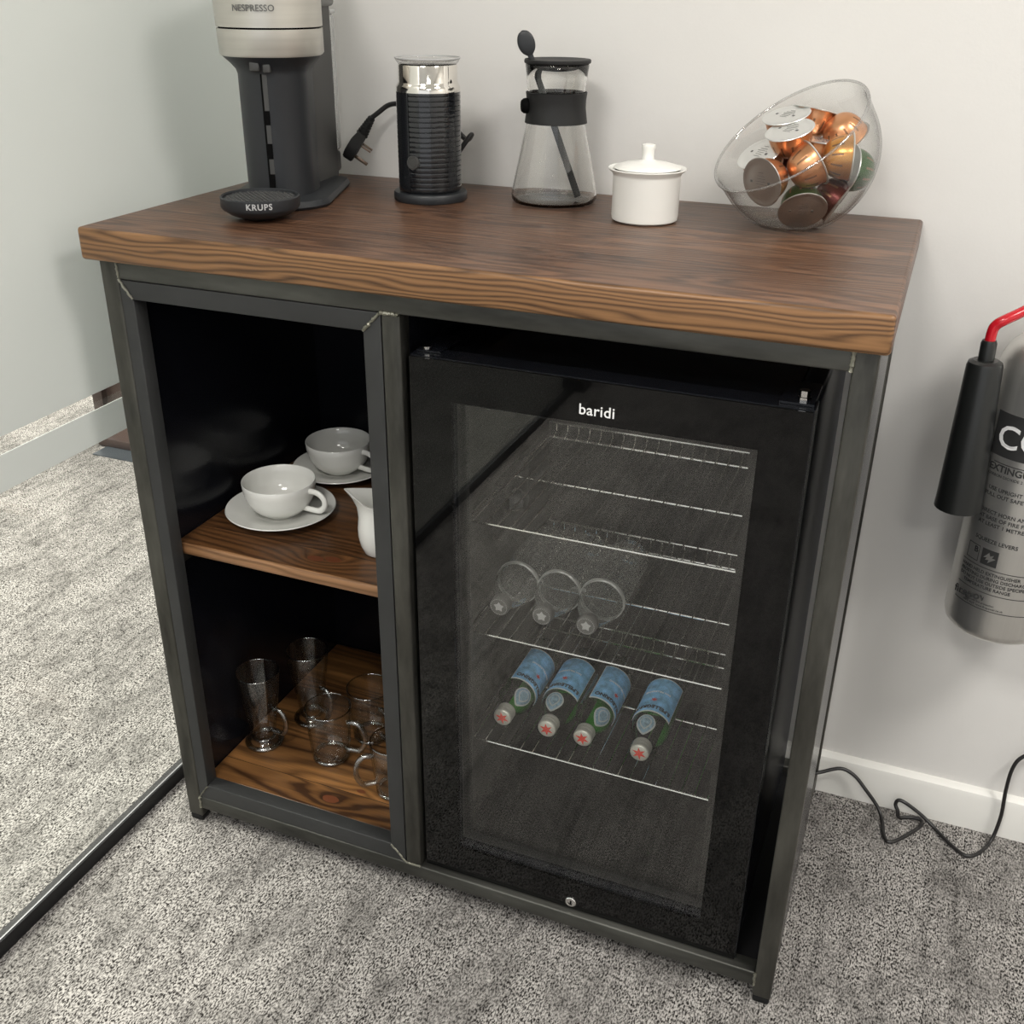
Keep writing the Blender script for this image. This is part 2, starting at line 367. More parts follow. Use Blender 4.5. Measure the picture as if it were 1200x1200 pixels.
def cyl_patch(bm,R,a0,a1,z0,z1,th=.0004,n=16,mi=0,nz=1):
    """thin curved plate wrapped round z axis (angle 0 = -Y, + = to +X)"""
    g=[]
    for rr in (R,R+th):
        g.append([[bm.verts.new((rr*math.sin(a0+(a1-a0)*i/n),-rr*math.cos(a0+(a1-a0)*i/n),z0+(z1-z0)*k/nz)) for k in range(nz+1)] for i in range(n+1)])
    for s in range(2):
        for i in range(n):
            for k in range(nz):
                f=bm.faces.new((g[s][i][k],g[s][i+1][k],g[s][i+1][k+1],g[s][i][k+1])); f.material_index=mi
    for k in (0,nz):
        for i in range(n): bm.faces.new((g[0][i][k],g[0][i+1][k],g[1][i+1][k],g[1][i][k])).material_index=mi
    for i in (0,n):
        for k in range(nz): bm.faces.new((g[0][i][k],g[0][i][k+1],g[1][i][k+1],g[1][i][k])).material_index=mi
    return bm

# ------------------------------------------------------------------ setting
def struct(o): o['kind']='structure'; return o
YW=.512; XP=-.061
struct(mk('floor',B(-4.2,3.2,-4.2,3.4,-.05,0),M['carpet'],smooth=None))
struct(mk('wall_back',B(-.08,3.2,YW,YW+.1,0,2.6),M['wall'],smooth=None))
struct(mk('wall_right',B(3.1,3.2,-4.2,YW,0,2.6),M['wall'],smooth=None))
struct(mk('wall_far',B(-4.2,-.08,3.3,3.4,0,2.6),M['wall'],smooth=None))
struct(mk('ceiling',B(-4.2,3.2,-4.2,3.4,2.6,2.7),M['ceil'],smooth=None))
bm=bmesh.new()
prism(bm,[(0,0),(-.015,0),(-.015,.066),(-.0125,.074),(-.006,.079),(0,.080)],.03,3.1)
for v in bm.verts: v.co=Vector((v.co.z,YW+v.co.x,v.co.y))
struct(mk('baseboard_back',bm,M['skirt'],smooth=30))
# glass partition on the left: pane, frosted film, floor channel
gw=struct(empty('wall_left',(XP,-.84,0)))
def pm(name,bm,m):
    bmesh.ops.translate(bm,verts=bm.verts,vec=(-XP,.84,0)); return mk(name,bm,m,gw,smooth=None)
pm('glass_pane',B(XP-.012,XP-.002,-2.2,YW,.02,2.58),M['pane'])
pm('frosted_film',B(XP-.0018,XP-.0008,-2.2,YW-.001,.744,2.58),M['film'])
pm('frosted_film',B(XP-.0018,XP-.0008,-2.2,YW-.001,.671,.7205),M['film'])
bm=bmesh.new(); box(bm,XP-.016,XP+.001,-2.2,YW-.001,0,.026,bev=.001); pm('floor_channel',bm,M['channel'])
bm=bmesh.new(); box(bm,XP-.0045,XP-.0020,-2.2,YW-.001,.0255,.0272); pm('channel_gasket',bm,M['channeltop'])
pm('end_post',B(XP-.045,XP+.035,-2.29,-2.2,0,.09),M['channel'])

# dark wooden side table standing beyond the partition
tb=empty('side_table',(-1.24,1.23,0),0,'dark brown wooden table seen beyond the frosted glass partition','table')
mk('side_panel',B(-.09,-.05,.10,.55,.03,.55,bev=.002),M['darkwood'],tb)
mk('front_panel',B(-.05,.80,.12,.15,.03,.55,bev=.002),M['darkwood'],tb)
mk('tabletop',B(-.11,.82,.06,.60,.55,.58,bev=.003),M['darkwood'],tb)
mk('plinth',B(0,.80,.0,.50,.003,.030,bev=.003),M['darkwood'],tb)
mk('floor_plate',B(.03,.80,-.06,.50,.0,.003),M['plate'],tb,smooth=None)

# ------------------------------------------------------------------ cabinet
cab=empty('drinks_cabinet',(.5,.26,0),0,'steel framed drinks cabinet with a stained wooden worktop, beside the glass partition','cabinet')
co=Vector((-.5,-.26,0))
def cm(name,bm,m,smooth=40,parent=cab):
    bmesh.ops.translate(bm,verts=bm.verts,vec=co); return mk(name,bm,m,parent,smooth=smooth)
# worktop with eased edges; object coordinates kept in worktop space for the grain
T0=.9530
bm=bmesh.new(); box(bm,0,1.0,0,.5075,T0,H)
ve=[e for e in bm.edges if abs(e.verts[0].co.z-e.verts[1].co.z)>.01]
bmesh.ops.bevel(bm,geom=ve,offset=.006,segments=3,profile=.5,affect='EDGES')
he=[e for e in bm.edges if abs(e.verts[0].co.z-e.verts[1].co.z)<1e-5 and len(e.link_faces)==2 and any(abs(f.normal.z)>.9 for f in e.link_faces) and not all(abs(f.normal.z)>.9 for f in e.link_faces)]
bmesh.ops.bevel(bm,geom=he,offset=.0045,segments=4,profile=.5,affect='EDGES')
bmesh.ops.translate(bm,verts=bm.verts,vec=(0,0,-T0))
o=mk('worktop',bm,M['woodtop'],cab); o.location=Vector((0,0,T0))+co; o['label']='stained pine worktop with stripy grain on its front edge'
X0,X1,X2,X3=.0137,.0410,.9650,.9905
YF,YB=.0165,.4700
tw=.0255
for (x,y) in ((X0,YF),(X2,YF),(X0,YB),(X2,YB)):
    cm('leg',B(x,x+(X1-X0 if x==X0 else X3-X2),y,y+tw,.012,T0,bev=.0028,seg=3),M['steel'])
    cm('foot',B(x+.001,x+.0245,y+.001,y+tw-.001,0,.0125,bev=.003),M['foot'])
for y in (YF,YB): cm('top_rail',B(X1,X2,y,y+tw,.9275,T0-.0005,bev=.0025,seg=3),M['steelx'])
for y in (YF,YB): cm('bottom_rail',B(X1,X2,y,y+tw,.0305,.0555,bev=.0025,seg=3),M['steelx'])
for x in (X0+.001,X2):
    cm('side_rail',B(x,x+.0245,YF+tw,YB,.9275,T0-.0005,bev=.0025,seg=3),M['steel'])
    cm('side_rail',B(x,x+.0245,YF+tw,YB,.0305,.0555,bev=.0025,seg=3),M['steel'])
cm('divider_post',B(.4268,.4515,YF,YF+tw,.0555,.9275,bev=.0025,seg=3),M['steel'])
cm('divider_post',B(.4268,.4515,YB,YB+tw,.0555,.9275,bev=.0025,seg=3),M['steel'])
# mitred flat frame round the left opening (each bar its own part)
a0,a1,b0,b1=.0412,.4256,.0560,.9268; i0,i1,j0,j1=.0605,.4012,.0845,.9020
def bar(q):
    bm=bmesh.new(); prism(bm,q,0,.0245,bev=.0012)
    for v in bm.verts: v.co=Vector((v.co.x,YF+.0006+v.co.z,v.co.y))
    return bm
for q in ([(a0,b1),(a1,b1),(i1,j1),(i0,j1)],[(a0,b0),(i0,j0),(i1,j0),(a1,b0)],[(a0,b0),(a0,b1),(i0,j1),(i0,j0)],[(a1,b0),(i1,j0),(i1,j1),(a1,b1)]):
    cm('opening_frame_bar',bar(q),M['flat'])
# weld beads: irregular ropes along the joints
def bead(p,q,r=.0021,n=14,y=YF):
    pts=[];rs=[]
    for i in range(n+1):
        t=i/n; pts.append(Vector((p[0]+(q[0]-p[0])*t+random.uniform(-.0006,.0006),y+random.uniform(-.0003,.0004),p[1]+(q[1]-p[1])*t+random.uniform(-.0006,.0006))))
        rs.append(r*random.uniform(.75,1.25))
    bm=bmesh.new(); tube(bm,pts,rs,seg=8); return cm('weld_bead',bm,M['weld'])
bead((.0412,.950),(.0422,.929),.0016)
bead((.0415,.928),(.0600,.9025),.0018)
bead((.4250,.927),(.4015,.9025),.0022)
bead((.4265,.9275),(.4510,.9270),.0026)
bead((.9650,.9510),(.9645,.9285),.0026)
bead((.0405,.0560),(.0410,.0320),.0022)
bead((.0412,.0560),(.0600,.0835),.0012)
bead((.4015,.0840),(.4256,.0565),.0016)
bead((.4265,.0560),(.4515,.0560),.0020)
bead((.9655,.0555),(.9655,.0320),.0022)
# panels
cm('side_panel',B(.0385,.0412,YF+tw+.0005,.4950,.0555,.927),M['blackpanel'],smooth=None)
cm('back_panel',B(.0415,.4265,.4705,.4730,.0555,.927),M['blackpanel'],smooth=None)
cm('divider_panel',B(.4290,.4490,YF+tw+.0005,.4695,.0555,.927),M['blackpanel'],smooth=None)
cm('side_panel',B(.9868,.9893,YF+tw+.0005,.360,.0555,.927),M['blackpanel'],smooth=None)  # added to shade the wall behind, cut short to let some light through
cm('plinth_board',B(.4515,.9645,YF+tw+.0005,.4695,.036,.0440),M['blackmatt'],smooth=None)
def shelf(name,m,x0,x1,y0,y1,z0,z1,bev,lab):
    bm=bmesh.new(); box(bm,x0,x1,y0,y1,z0,z1,bev=bev,seg=4); bmesh.ops.translate(bm,verts=bm.verts,vec=(0,0,-z0))
    o=mk(name,bm,m,cab); o.location=Vector((0,0,z0))+co; o['label']=lab
shelf('shelf',M['woodshelf'],.0415,.4285,.048,.470,.505,.524,.004,'upper stained pine shelf holding the cups')
shelf('base_board',M['woodbase'],.0415,.4285,.0425,.470,.058,.082,.003,'lower stained pine board holding the glasses')
for x,s in ((.0413,1),(.4287,-1)):
    for y in (.07,.43):
        bm=bmesh.new(); xs=sorted((x,x+s*.022)); box(bm,xs[0],xs[1],y-.01,y+.01,.5030,.5050); xs=sorted((x,x+s*.002)); box(bm,xs[0],xs[1],y-.01,y+.01,.483,.5030)
        cm('shelf_bracket',bm,M['steel'],smooth=None)

# ------------------------------------------------------------------ fridge
fr=empty('drinks_fridge',(.695,.26,.044),0,'black under-counter drinks fridge with a glass door, in the right bay of the cabinet','fridge')
fo=Vector((-.695,-.26,-.044))
def fm(name,bm,m,parent=fr,smooth=40):
    bmesh.ops.translate(bm,verts=bm.verts,vec=fo); return mk(name,bm,m,parent,smooth=smooth)
# casing: five slabs round the cavity, plus dark liner
bm=bmesh.new()
xa,xb,ya,yb,za,zb=.4575,.9335,.068,.468,.056,.866
ia,ib,iy,iz0,iz1=.492,.902,.440,.095,.835
box(bm,xa,ia-.003,ya,yb,za,zb); box(bm,ia-.003,ib+.003,ya,yb,iz1+.003,zb); box(bm,ia-.003,ib+.003,ya,yb,za,iz0-.003); box(bm,ia-.003,ib+.003,iy+.003,yb,iz0-.003,iz1+.003)
fm('casing',bm,M['fridge'],smooth=None)
fm('side_wall',B(ib+.003,xb,ya,yb,za,zb,bev=.006,seg=4),M['fridgeside'])
bm=bmesh.new()
box(bm,ia-.003,ia,ya,iy,iz0,iz1); box(bm,ib,ib+.003,ya,iy,iz0,iz1); box(bm,ia-.003,ib+.003,iy,iy+.003,iz0,iz1)
box(bm,ia-.003,ib+.003,ya,iy+.003,iz0-.003,iz0); box(bm,ia-.003,ib+.003,ya,iy+.003,iz1,iz1+.003)
box(bm,ia,ib,.36,.44,iz0,.17,bev=.004)       # compressor hump
for zz in (.64,.465,.278):                      # moulded shelf runners
    box(bm,ia,ia+.008,.085,.42,zz-.014,zz-.006); box(bm,ib-.008,ib,.085,.42,zz-.014,zz-.006)
fm('liner',bm,M['liner'],smooth=None)
for x in (.49,.90):
    for y in (.10,.43):
        bm=bmesh.new(); lathe(bm,[(0,.044),(.014,.044),(.014,.0575),(0,.0575)],seg=20,mat4=Matrix.Translation((x,y,0))); fm('levelling_foot',bm,M['foot'])
# door
dx0,dx1,dz0,dz1,dy0,dy1=.4560,.9345,.0565,.8760,.0268,.0640
wx0,wx1,wz0,wz1=.5115,.8805,.1100,.8235
def ring(bm,x0,x1,z0,z1,hx0,hx1,hz0,hz1,y0,y1):
    box(bm,x0,hx0,y0,y1,z0,z1); box(bm,hx1,x1,y0,y1,z0,z1); box(bm,hx0,hx1,y0,y1,hz1,z1); box(bm,hx0,hx1,y0,y1,z0,hz0)
bm=bmesh.new(); ring(bm,dx0,dx1,dz0,dz1,wx0-.004,wx1+.004,wz0-.004,wz1+.004,dy0+.0045,dy1)
door=fm('door',bm,M['fridge'],smooth=None); door['label']='glass fronted fridge door with a wide black border'
o=Vector((0,0,0))
def dm(name,bm,m,smooth=40): return fm(name,bm,m,parent=door,smooth=smooth)
bm=bmesh.new()
v=[]
for y in (dy0,dy0+.004):
    v.append([bm.verts.new(p) for p in ((dx0+.001,y,dz0+.001),(dx1-.001,y,dz0+.001),(dx1-.001,y,dz1-.001),(dx0+.001,y,dz1-.001))])
    v.append([bm.verts.new(p) for p in ((wx0,y,wz0),(wx1,y,wz0),(wx1,y,wz1),(wx0,y,wz1))])
for k in range(4):
    j=(k+1)%4
    bm.faces.new((v[0][k],v[0][j],v[1][j],v[1][k])); bm.faces.new((v[2][k],v[2][j],v[3][j],v[3][k]))
    bm.faces.new((v[0][k],v[0][j],v[2][j],v[2][k])); bm.faces.new((v[1][k],v[1][j],v[3][j],v[3][k]))
dm('black_glass_border',bm,M['gloss'],smooth=None)
dm('window_pane',B(wx0,wx1,dy0,dy0+.004,wz0,wz1),M['doorglass'],smooth=None)
dm('inner_window_pane',B(wx0,wx1,dy0+.022,dy0+.026,wz0,wz1),M['doorglass'],smooth=None)
bm=bmesh.new(); ring(bm,wx0-.008,wx1+.008,wz0-.008,wz1+.008,wx0+.012,wx1-.012,wz0+.012,wz1-.012,dy0+.0265,dy0+.034); dm('door_seal',bm,M['liner'],smooth=None)
text_obj('brand_lettering','baridi',.0185,M['white'],door,space=1.04,bold=.0001,xf=Matrix.Translation(fo+Vector((.6955,dy0-.0004,.8345)))@Matrix.Rotation(PI/2,4,'X'))
bm=bmesh.new(); RX=Matrix.Translation((.6920,dy0,.0700))@Matrix.Rotation(PI/2,4,'X')
lathe(bm,[(0,0),(.0085,0),(.0085,.0012),(.0075,.0022),(.0042,.0022),(.0036,.0010),(0,.0010)],seg=32,mat4=RX); lk=dm('door_lock',bm,M['chrome']); lk['label']='small round nickel lock'
bm=bmesh.new(); lathe(bm,[(0,.001),(.0012,.001),(.0012,.0024),(0,.0024)],seg=12,mat4=RX); box(bm,.6912,.6928,dy0-.0026,dy0-.001,.0670,.0730); dm('key_slot',bm,M['slot'])
# hinge bracket and bolts on top of the door
fm('hinge_bracket',B(.895,.932,.040,.110,.8765,.8790),M['fridge'],smooth=None); fm('hinge_bracket',B(.4585,.490,.045,.110,.8765,.8785),M['fridge'],smooth=None)
for hx,hh in ((.9195,.012),(.4700,.004)):
    bm=bmesh.new(); lathe(bm,[(0,.879),(.0072 if hh>.01 else .005,.879),(.0072 if hh>.01 else .005,.879+hh*.4),(.0062,.879+hh*.45),(.0062,.879+hh),(0,.879+hh)],seg=6 if hh>.01 else 20,mat4=Matrix.Translation((hx,.0500,0))); fm('hinge_bolt',bm,M['chrome'],smooth=30)
# wire shelves
def wshelf(z):
    bm=bmesh.new()
    def rod(p,q,r): tube(bm,[p,q],r,seg=8)
    for (y,dz) in ((.088,0),(.25,-.0035),(.412,-.0035)): rod((ia+.006,y,z+dz),(ib-.006,y,z+dz),.0019)
    rod((ia+.006,.420,z+.018),(ib-.006,.420,z+.018),.0018)
    rod((ia+.010,.085,z-.003),(ia+.010,.420,z-.003),.0019); rod((ib-.010,.085,z-.003),(ib-.010,.420,z-.003),.0019)
    n=21
    for i in range(n):
        x=ia+.020+(ib-ia-.040)*i/(n-1)
        tube(bm,[(x,.0865,z+.0022),(x,.412,z),(x,.420,z+.006),(x,.420,z+.018)],.0011,seg=6)
    return fm('wire_shelf',bm,M['wire'])
for z in (.634,.459,.272): wshelf(z)
# thermostat housing on the left liner wall
bm=bmesh.new(); box(bm,ia,ia+.020,.20,.30,.545,.635,bev=.004); th=fm('thermostat_housing',bm,M['liner'])
bm=bmesh.new(); lathe(bm,[(0,0),(.017,0),(.0165,.008),(.013,.012),(.012,.020),(0,.021)],seg=32,mat4=Matrix.Translation((ia+.020,.235,.600))@Matrix.Rotation(PI/2,4,'Y')); fm('thermostat_dial',bm,M['mblack'])
# round vent cover on the right
bm=bmesh.new(); lathe(bm,[(.030,0),(.031,.003),(.033,.003),(.034,0)],seg=40,mat4=Matrix.Translation((ib-.014,iy-.0005,.700))@Matrix.Rotation(PI/2,4,'X'))
for v_ in bm.verts: v_.co.x=min(v_.co.x,ib-.0005)
fm('vent_ring',bm,M['mgrey'])

# ------------------------------------------------------------------ bottles in the fridge (lying, caps to the door)
LAY=Matrix.Rotation(PI/2,4,'X')     # local +z (cap end) -> -y
def lay(bm): bmesh.ops.transform(bm,matrix=LAY,verts=bm.verts); return bm
def star_bm(bm,n,ro,ri,z,th,mi=0):
    pts=[]
    for i in range(2*n):
        a=PI*i/n+PI/2; r=ro if i%2==0 else ri; pts.append((r*math.cos(a),r*math.sin(a)))
    prism(bm,pts,z,z+th,mi=mi)
def glass_bottle(loc,spin,label,sc_=1.0):
    root=empty('water_bottle',loc,0,label,'bottle','green glass water bottles on the lowest wire shelf')
    r=.0288
    # local axis z: 0=base .. .192 cap top ; later laid down so cap points to -y
    prof=[(0,0.003),(.022,0),(.027,.003),(r,.009),(r,.126),(.0280,.136),(.0245,.146),(.0195,.156),(.0155,.164),(.0135,.170),(.0132,.176),(0,.176)]
    bm=bmesh.new(); lathe(bm,prof,seg=36); body=mk('glass_body',lay(bm),M['green'],root,smooth=50)
    R=Matrix.Rotation(spin,3,'Z')
    def part(n,bm,m):
        bmesh.ops.rotate(bm,verts=bm.verts,cent=(0,0,0),matrix=R); return mk(n,lay(bm),m,root,smooth=50)
    # label frame: angle 0 is -Y before laying, i.e. upwards (+z) after? laid: -y -> -z ; so use angle PI for up
    up=PI
    bm=bmesh.new(); cyl_patch(bm,r+.0002,up-1.25,up+1.25,.040,.127,th=.0003,n=28); part('paper_back',bm,M['paperback'])
    bm=bmesh.new(); cyl_patch(bm,r+.0006,up-1.21,up+1.21,.042,.1245,th=.0002,n=28); part('blue_label',bm,M['paper'])
    # back label, white side visible through the green glass
    bm=bmesh.new(); cyl_patch(bm,r-.0016,up-PI+.25,up-PI+1.75,.040,.136,th=.0003,n=20); part('back_label',bm,M['paperback'])
    rt=Matrix.Rotation(spin+up,4,'Z')
    tm=text_obj('label_lettering','S.PELLEGRINO',.0098,M['darkprint'],root,ext=.0002,bend=r+.0010,xf=LAY@rt@Matrix.Translation((0,0,.1120)),bold=.0004)
    tm=text_obj('label_lettering','SAN PELLEGRINO',.0052,M['white'],root,ext=.0002,bend=r+.0010,xf=LAY@rt@Matrix.Translation((0,0,.075)))
    # red star on the label
    bm=bmesh.new(); star_bm(bm,6,.0055,.0022,0,.0002); X=Matrix.Rotation(up,4,'Z')@Matrix.Translation((0,-(r+.0010),.0980))@Matrix.Rotation(PI/2,4,'X')
    bmesh.ops.transform(bm,matrix=X,verts=bm.verts); part('star_emblem',bm,M['star'])
    # neck label: tear-drop on the shoulder
    def shoulder(zz):
        for (r0,z0),(r1,z1) in zip(prof[3:],prof[4:]):
            if z0<=zz<=z1: return r0+(r1-r0)*(zz-z0)/(z1-z0)
        return .0135
    def drop(s,off,m,n,cz=.1475):
        bm=bmesh.new(); c=bm.verts.new((0,0,0)); ringv=[]
        K=28
        def P(u,w,o_):
            z=cz+w; rr=shoulder(z)+o_; a=up+u/rr; return Vector((rr*math.sin(a),-rr*math.cos(a),z))
        c.co=P(0,0,off)
        prev=None; rings=[]
        for f in (.5,1.0):
            rg=[]
            for i in range(K):
                t=2*PI*i/K; w=math.sin(t); u=math.cos(t)
                w2=w*.0125 if w<0 else w*.0185; u2=u*.0150*(1-.55*max(0,w)**1.5)
                rg.append(bm.verts.new(P(u2*s*f,w2*s*f,off)))
            rings.append(rg)
        for i in range(K):
            j=(i+1)%K
            bm.faces.new((c,rings[0][i],rings[0][j])); bm.faces.new((rings[0][i],rings[1][i],rings[1][j],rings[0][j]))
        bmesh.ops.solidify(bm,geom=bm.faces[:],thickness=.0002)
        return part(n,bm,m)
    drop(1.0,.0006,M['paperback'],'neck_label'); drop(.86,.0010,M['palelabel'],'neck_label_print'); drop(.60,.0014,M['paperback'],'neck_label_ring'); drop(.50,.0017,M['palelabel'],'neck_label_emblem'); 
    # cap
    bm=bmesh.new(); lathe(bm,[(.0,.190),(.0118,.190),(.0135,.1888),(.0142,.186),(.0142,.182),(.0137,.1812),(.0142,.1804),(.0142,.176),(.0137,.1752),(.0142,.1744),(.0142,.171),(.0136,.1695)],seg=36); part('screw_cap',bm,M['cap'])
    bm=bmesh.new(); star_bm(bm,6,.0105,.0042,.1900,.0004); part('star_print',bm,M['star'])
    return root
z3=.272+.0011+.0290
gb=[(.547,'green water bottle lying nearest the left wall of the fridge',-.85),(.617,'second water bottle from the left with its oval neck label facing up',.15),
    (.672,'third water bottle from the left, green shoulder showing',-.85),(.757,'water bottle lying apart at the right end of the row',.15)]
for x,lab,sp in gb:
    glass_bottle((x,.300,z3),sp,lab)

def pet_bottle(loc,label,rot=0):
    root=empty('plastic_water_bottle',loc,0,label,'bottle','clear plastic bottles on the middle wire shelf')
    r=.0315
    prof=[(0,.004),(.018,0),(.026,.002),(.0300,.010)]
    z=.014
    while z<.135:
        prof+=[(r,z),(r,z+.007),(r-.0018,z+.010)]; z+=.0125
    prof+=[(r,.142),(r+.0006,.146),(r,.150),(.0305,.160),(.0265,.176),(.0185,.192),(.0130,.199),(.0118,.204),(.0118,.214),(0,.214)]
    bm=bmesh.new(); lathe(bm,prof,seg=32)
    for v in bm.verts:   # faceted crushed look
        a=math.atan2(v.co.y,v.co.x); k=1+.018*math.sin(a*5+v.co.z*90)+.010*math.sin(a*8-v.co.z*140)
        if v.co.z<.19: v.co.x*=k; v.co.y*=k
    mk('bottle_body',lay(bm),M['pet'],root,smooth=25)
    bm=bmesh.new(); lathe(bm,[(r-.0002,.1415),(r+.0018,.1425),(r+.0018,.1475),(r-.0002,.149)],seg=40); mk('shoulder_band',lay(bm),M['band'],root)
    bm=bmesh.new(); lathe(bm,[(0,.2205),(.0128,.2205),(.0142,.219),(.0146,.215),(.0146,.207),(.0138,.205)],seg=40); mk('bottle_cap',lay(bm),M['mgrey'],root)
    bm=bmesh.new()
    for k in range(30):
        a=2*PI*k/30; c=Matrix.Rotation(a,4,'Z')@Matrix.Translation((.0120,0,.2206)); r_=bmesh.ops.create_cube(bm,size=.0008); bmesh.ops.transform(bm,matrix=c,verts=r_['verts'])
    star_bm(bm,5,.0078,.0048,.2205,.0004); mk('cap_print',lay(bm),M['greyprint'],root)
z2=.459+.0011+.0325
for x,lab in ((.5405,'clear plastic bottle nearest the left wall of the fridge'),(.6045,'clear plastic bottle between two others in the fridge'),(.6690,'rightmost clear plastic bottle on the wire shelf')):
    pet_bottle((x,.332,z2),lab)

# ------------------------------------------------------------------ coffee machine
mt=math.radians(20)
cmach=empty('coffee_machine',(.142,.262,H),mt,'grey and black capsule coffee machine standing at the left end of the worktop','coffee machine')
# local: -y = forward (a), +x = b
def stadium(rf,hw,yb,n=24,rc=.012):
    """front half circle radius rf at y=0 facing -y, sides at +-hw back to yb (positive)"""
    pts=[]
    for i in range(n+1):
        t=PI*i/n; pts.append((-rf*math.cos(t),-rf*math.sin(t)))
    for i in range(7):
        t=PI/2*i/6; pts.append((hw-rc+rc*math.cos(t),yb-rc+rc*math.sin(t)))
    for i in range(7):
        t=PI/2+PI/2*i/6; pts.append((-hw+rc+rc*math.cos(t),yb-rc+rc*math.sin(t)))
    return pts
def loft(bm,secs,mi=0,cap=True):
    rings=[[bm.verts.new((x,y,z)) for x,y in s] for s,z in secs]; n=len(rings[0])
    for a,b in zip(rings,rings[1:]):
        for i in range(n): bm.faces.new((a[i],a[(i+1)%n],b[(i+1)%n],b[i])).material_index=mi
    if cap: bm.faces.new(rings[0]); bm.faces.new(rings[-1])
    return bm
rc_=.0470
bm=bmesh.new(); loft(bm,[(stadium(rc_,.0470,.045),.012),(stadium(rc_,.0470,.045),.170),(stadium(.0490,.049,.045),.176),(stadium(.0560,.055,.045),.184),(stadium(.0665,.064,.045),.1935)])
mk('column',bm,M['mblack'],cmach,smooth=45)
bm=bmesh.new(); loft(bm,[(stadium(.030,.0545,.155,rc=.010),.012),(stadium(.030,.0545,.155,rc=.010),.262)])
for v in bm.verts:
    if v.co.y<.0455: v.co.y=.0455
mk('rear_body',bm,M['mdark'],cmach,smooth=45)
bm=bmesh.new(); box(bm,-.0600,.0600,.030,.160,.250,.318,bev=.006,seg=3); mk('rear_hood',bm,M['mgrey'],cmach)
def hd(z): return stadium(.0680+.004*max(0,(z-.195))/.09,.066,.050,rc=.02)
bm=bmesh.new(); loft(bm,[(stadium(.0665,.064,.050,rc=.02),.1930),(hd(.196),.1955),(hd(.226),.2262)]); mk('head_band',bm,M['titan'],cmach,smooth=45)
bm=bmesh.new(); loft(bm,[(stadium(.0665,.064,.050,rc=.02),.2262),(stadium(.0665,.064,.050,rc=.02),.2285)]); mk('head_gap',bm,M['slot'],cmach,smooth=45)
bm=bmesh.new(); loft(bm,[(hd(.228),.2285),(hd(.26),.262),(hd(.30),.300),(stadium(.069,.063,.05,rc=.02),.312),(stadium(.058,.052,.045,rc=.02),.320),(stadium(.03,.028,.03,rc=.01),.323)]); mk('head',bm,M['titan'],cmach,smooth=45)
# slot down the column
bm=bmesh.new(); cyl_patch(bm,rc_-.001,-.13,.05,.016,.172,th=.0013,n=6); mk('front_channel',bm,M['mdark'],cmach)
bm=bmesh.new()
cyl_patch(bm,rc_-.0005,-.135,-.085,.016,.172,th=.0012,n=4)
for z0,z1 in ((.016,.044),(.064,.084),(.108,.126)): cyl_patch(bm,rc_,-.11,.05,z0,z1,th=.0012,n=6)
mk('channel_slots',bm,M['slot'],cmach)
bm=bmesh.new(); box(bm,-.017,-.004,-.058,-.046,.176,.188,bev=.002); box(bm,.000,.010,-.056,-.045,.174,.187,bev=.002); mk('coffee_spout',bm,M['mdark'],cmach)
# base plate
def rrect(hw,y0,y1,rf,rb,n=8):
    pts=[]
    for i in range(2*n+1):
        t=PI*i/(2*n); pts.append((-hw*math.cos(t),y0+rf-rf*math.sin(t)))
    for i in range(n+1):
        t=PI/2*i/n; pts.append((hw-rb+rb*math.cos(t),y1-rb+rb*math.sin(t)))
    for i in range(n+1):
        t=PI/2+PI/2*i/n; pts.append((-hw+rb+rb*math.cos(t),y1-rb+rb*math.sin(t)))
    return pts
bm=bmesh.new(); loft(bm,[(rrect(.071,-.082,.150,.06,.02),0),(rrect(.073,-.085,.152,.06,.02),.004),(rrect(.070,-.080,.150,.06,.02),.011),(rrect(.055,-.066,.146,.055,.02),.014)]); mk('base',bm,M['mblack'],cmach,smooth=35)
# water tank
bm=bmesh.new(); box(bm,-.0530,.0530,.1565,.194,.045,.240,bev=.007,seg=3); mk('water_tank',bm,M['tank'],cmach)
bm=bmesh.new(); box(bm,-.0545,.0545,.1562,.195,.240,.245,bev=.002); mk('tank_lid',bm,M['pipetop'],cmach)
bm=bmesh.new(); box(bm,-.051,.051,.1565,.192,.0140,.045,bev=.005); mk('tank_base',bm,M['mgrey'],cmach)
# cup tray
TR=(.0,-.128,0)
bm=bmesh.new(); lathe(bm,[(0,.002),(.024,.002),(.040,.008),(.0500,.015),(.0516,.018),(.0516,.0300),(.0500,.0312),(.0482,.0300),(.0480,.0275),(0,.0275)],seg=56,mat4=Matrix.Translation(TR)); tr_=mk('cup_tray',bm,M['mblack'],cmach)
bm=bmesh.new()
for i in range(-7,8):
    for j in range(-7,8):
        x=i*.0062+(j%2)*.0031; y=j*.0056
        if x*x+y*y<.0445**2: lathe(bm,[(.0019,.0276),(.0014,.0290),(0,.0290)],seg=6,mat4=Matrix.Translation((x,TR[1]+y,0)))
gr=mk('tray_grid',bm,M['mdark'],tr_)
text_obj('brand_lettering','KRUPS',.0105,M['greyprint'],tr_,bend=.0518,xf=Matrix.Translation(TR)@rotz(math.radians(12))@Matrix.Translation((0,0,.0205)),space=1.15,bold=.0002)
text_obj('brand_lettering','NESPRESSO',.0110,M['mgrey'],cmach,bend=.0722,xf=rotz(math.radians(-2))@Matrix.Translation((0,0,.2480)),space=1.02,bold=.0001)

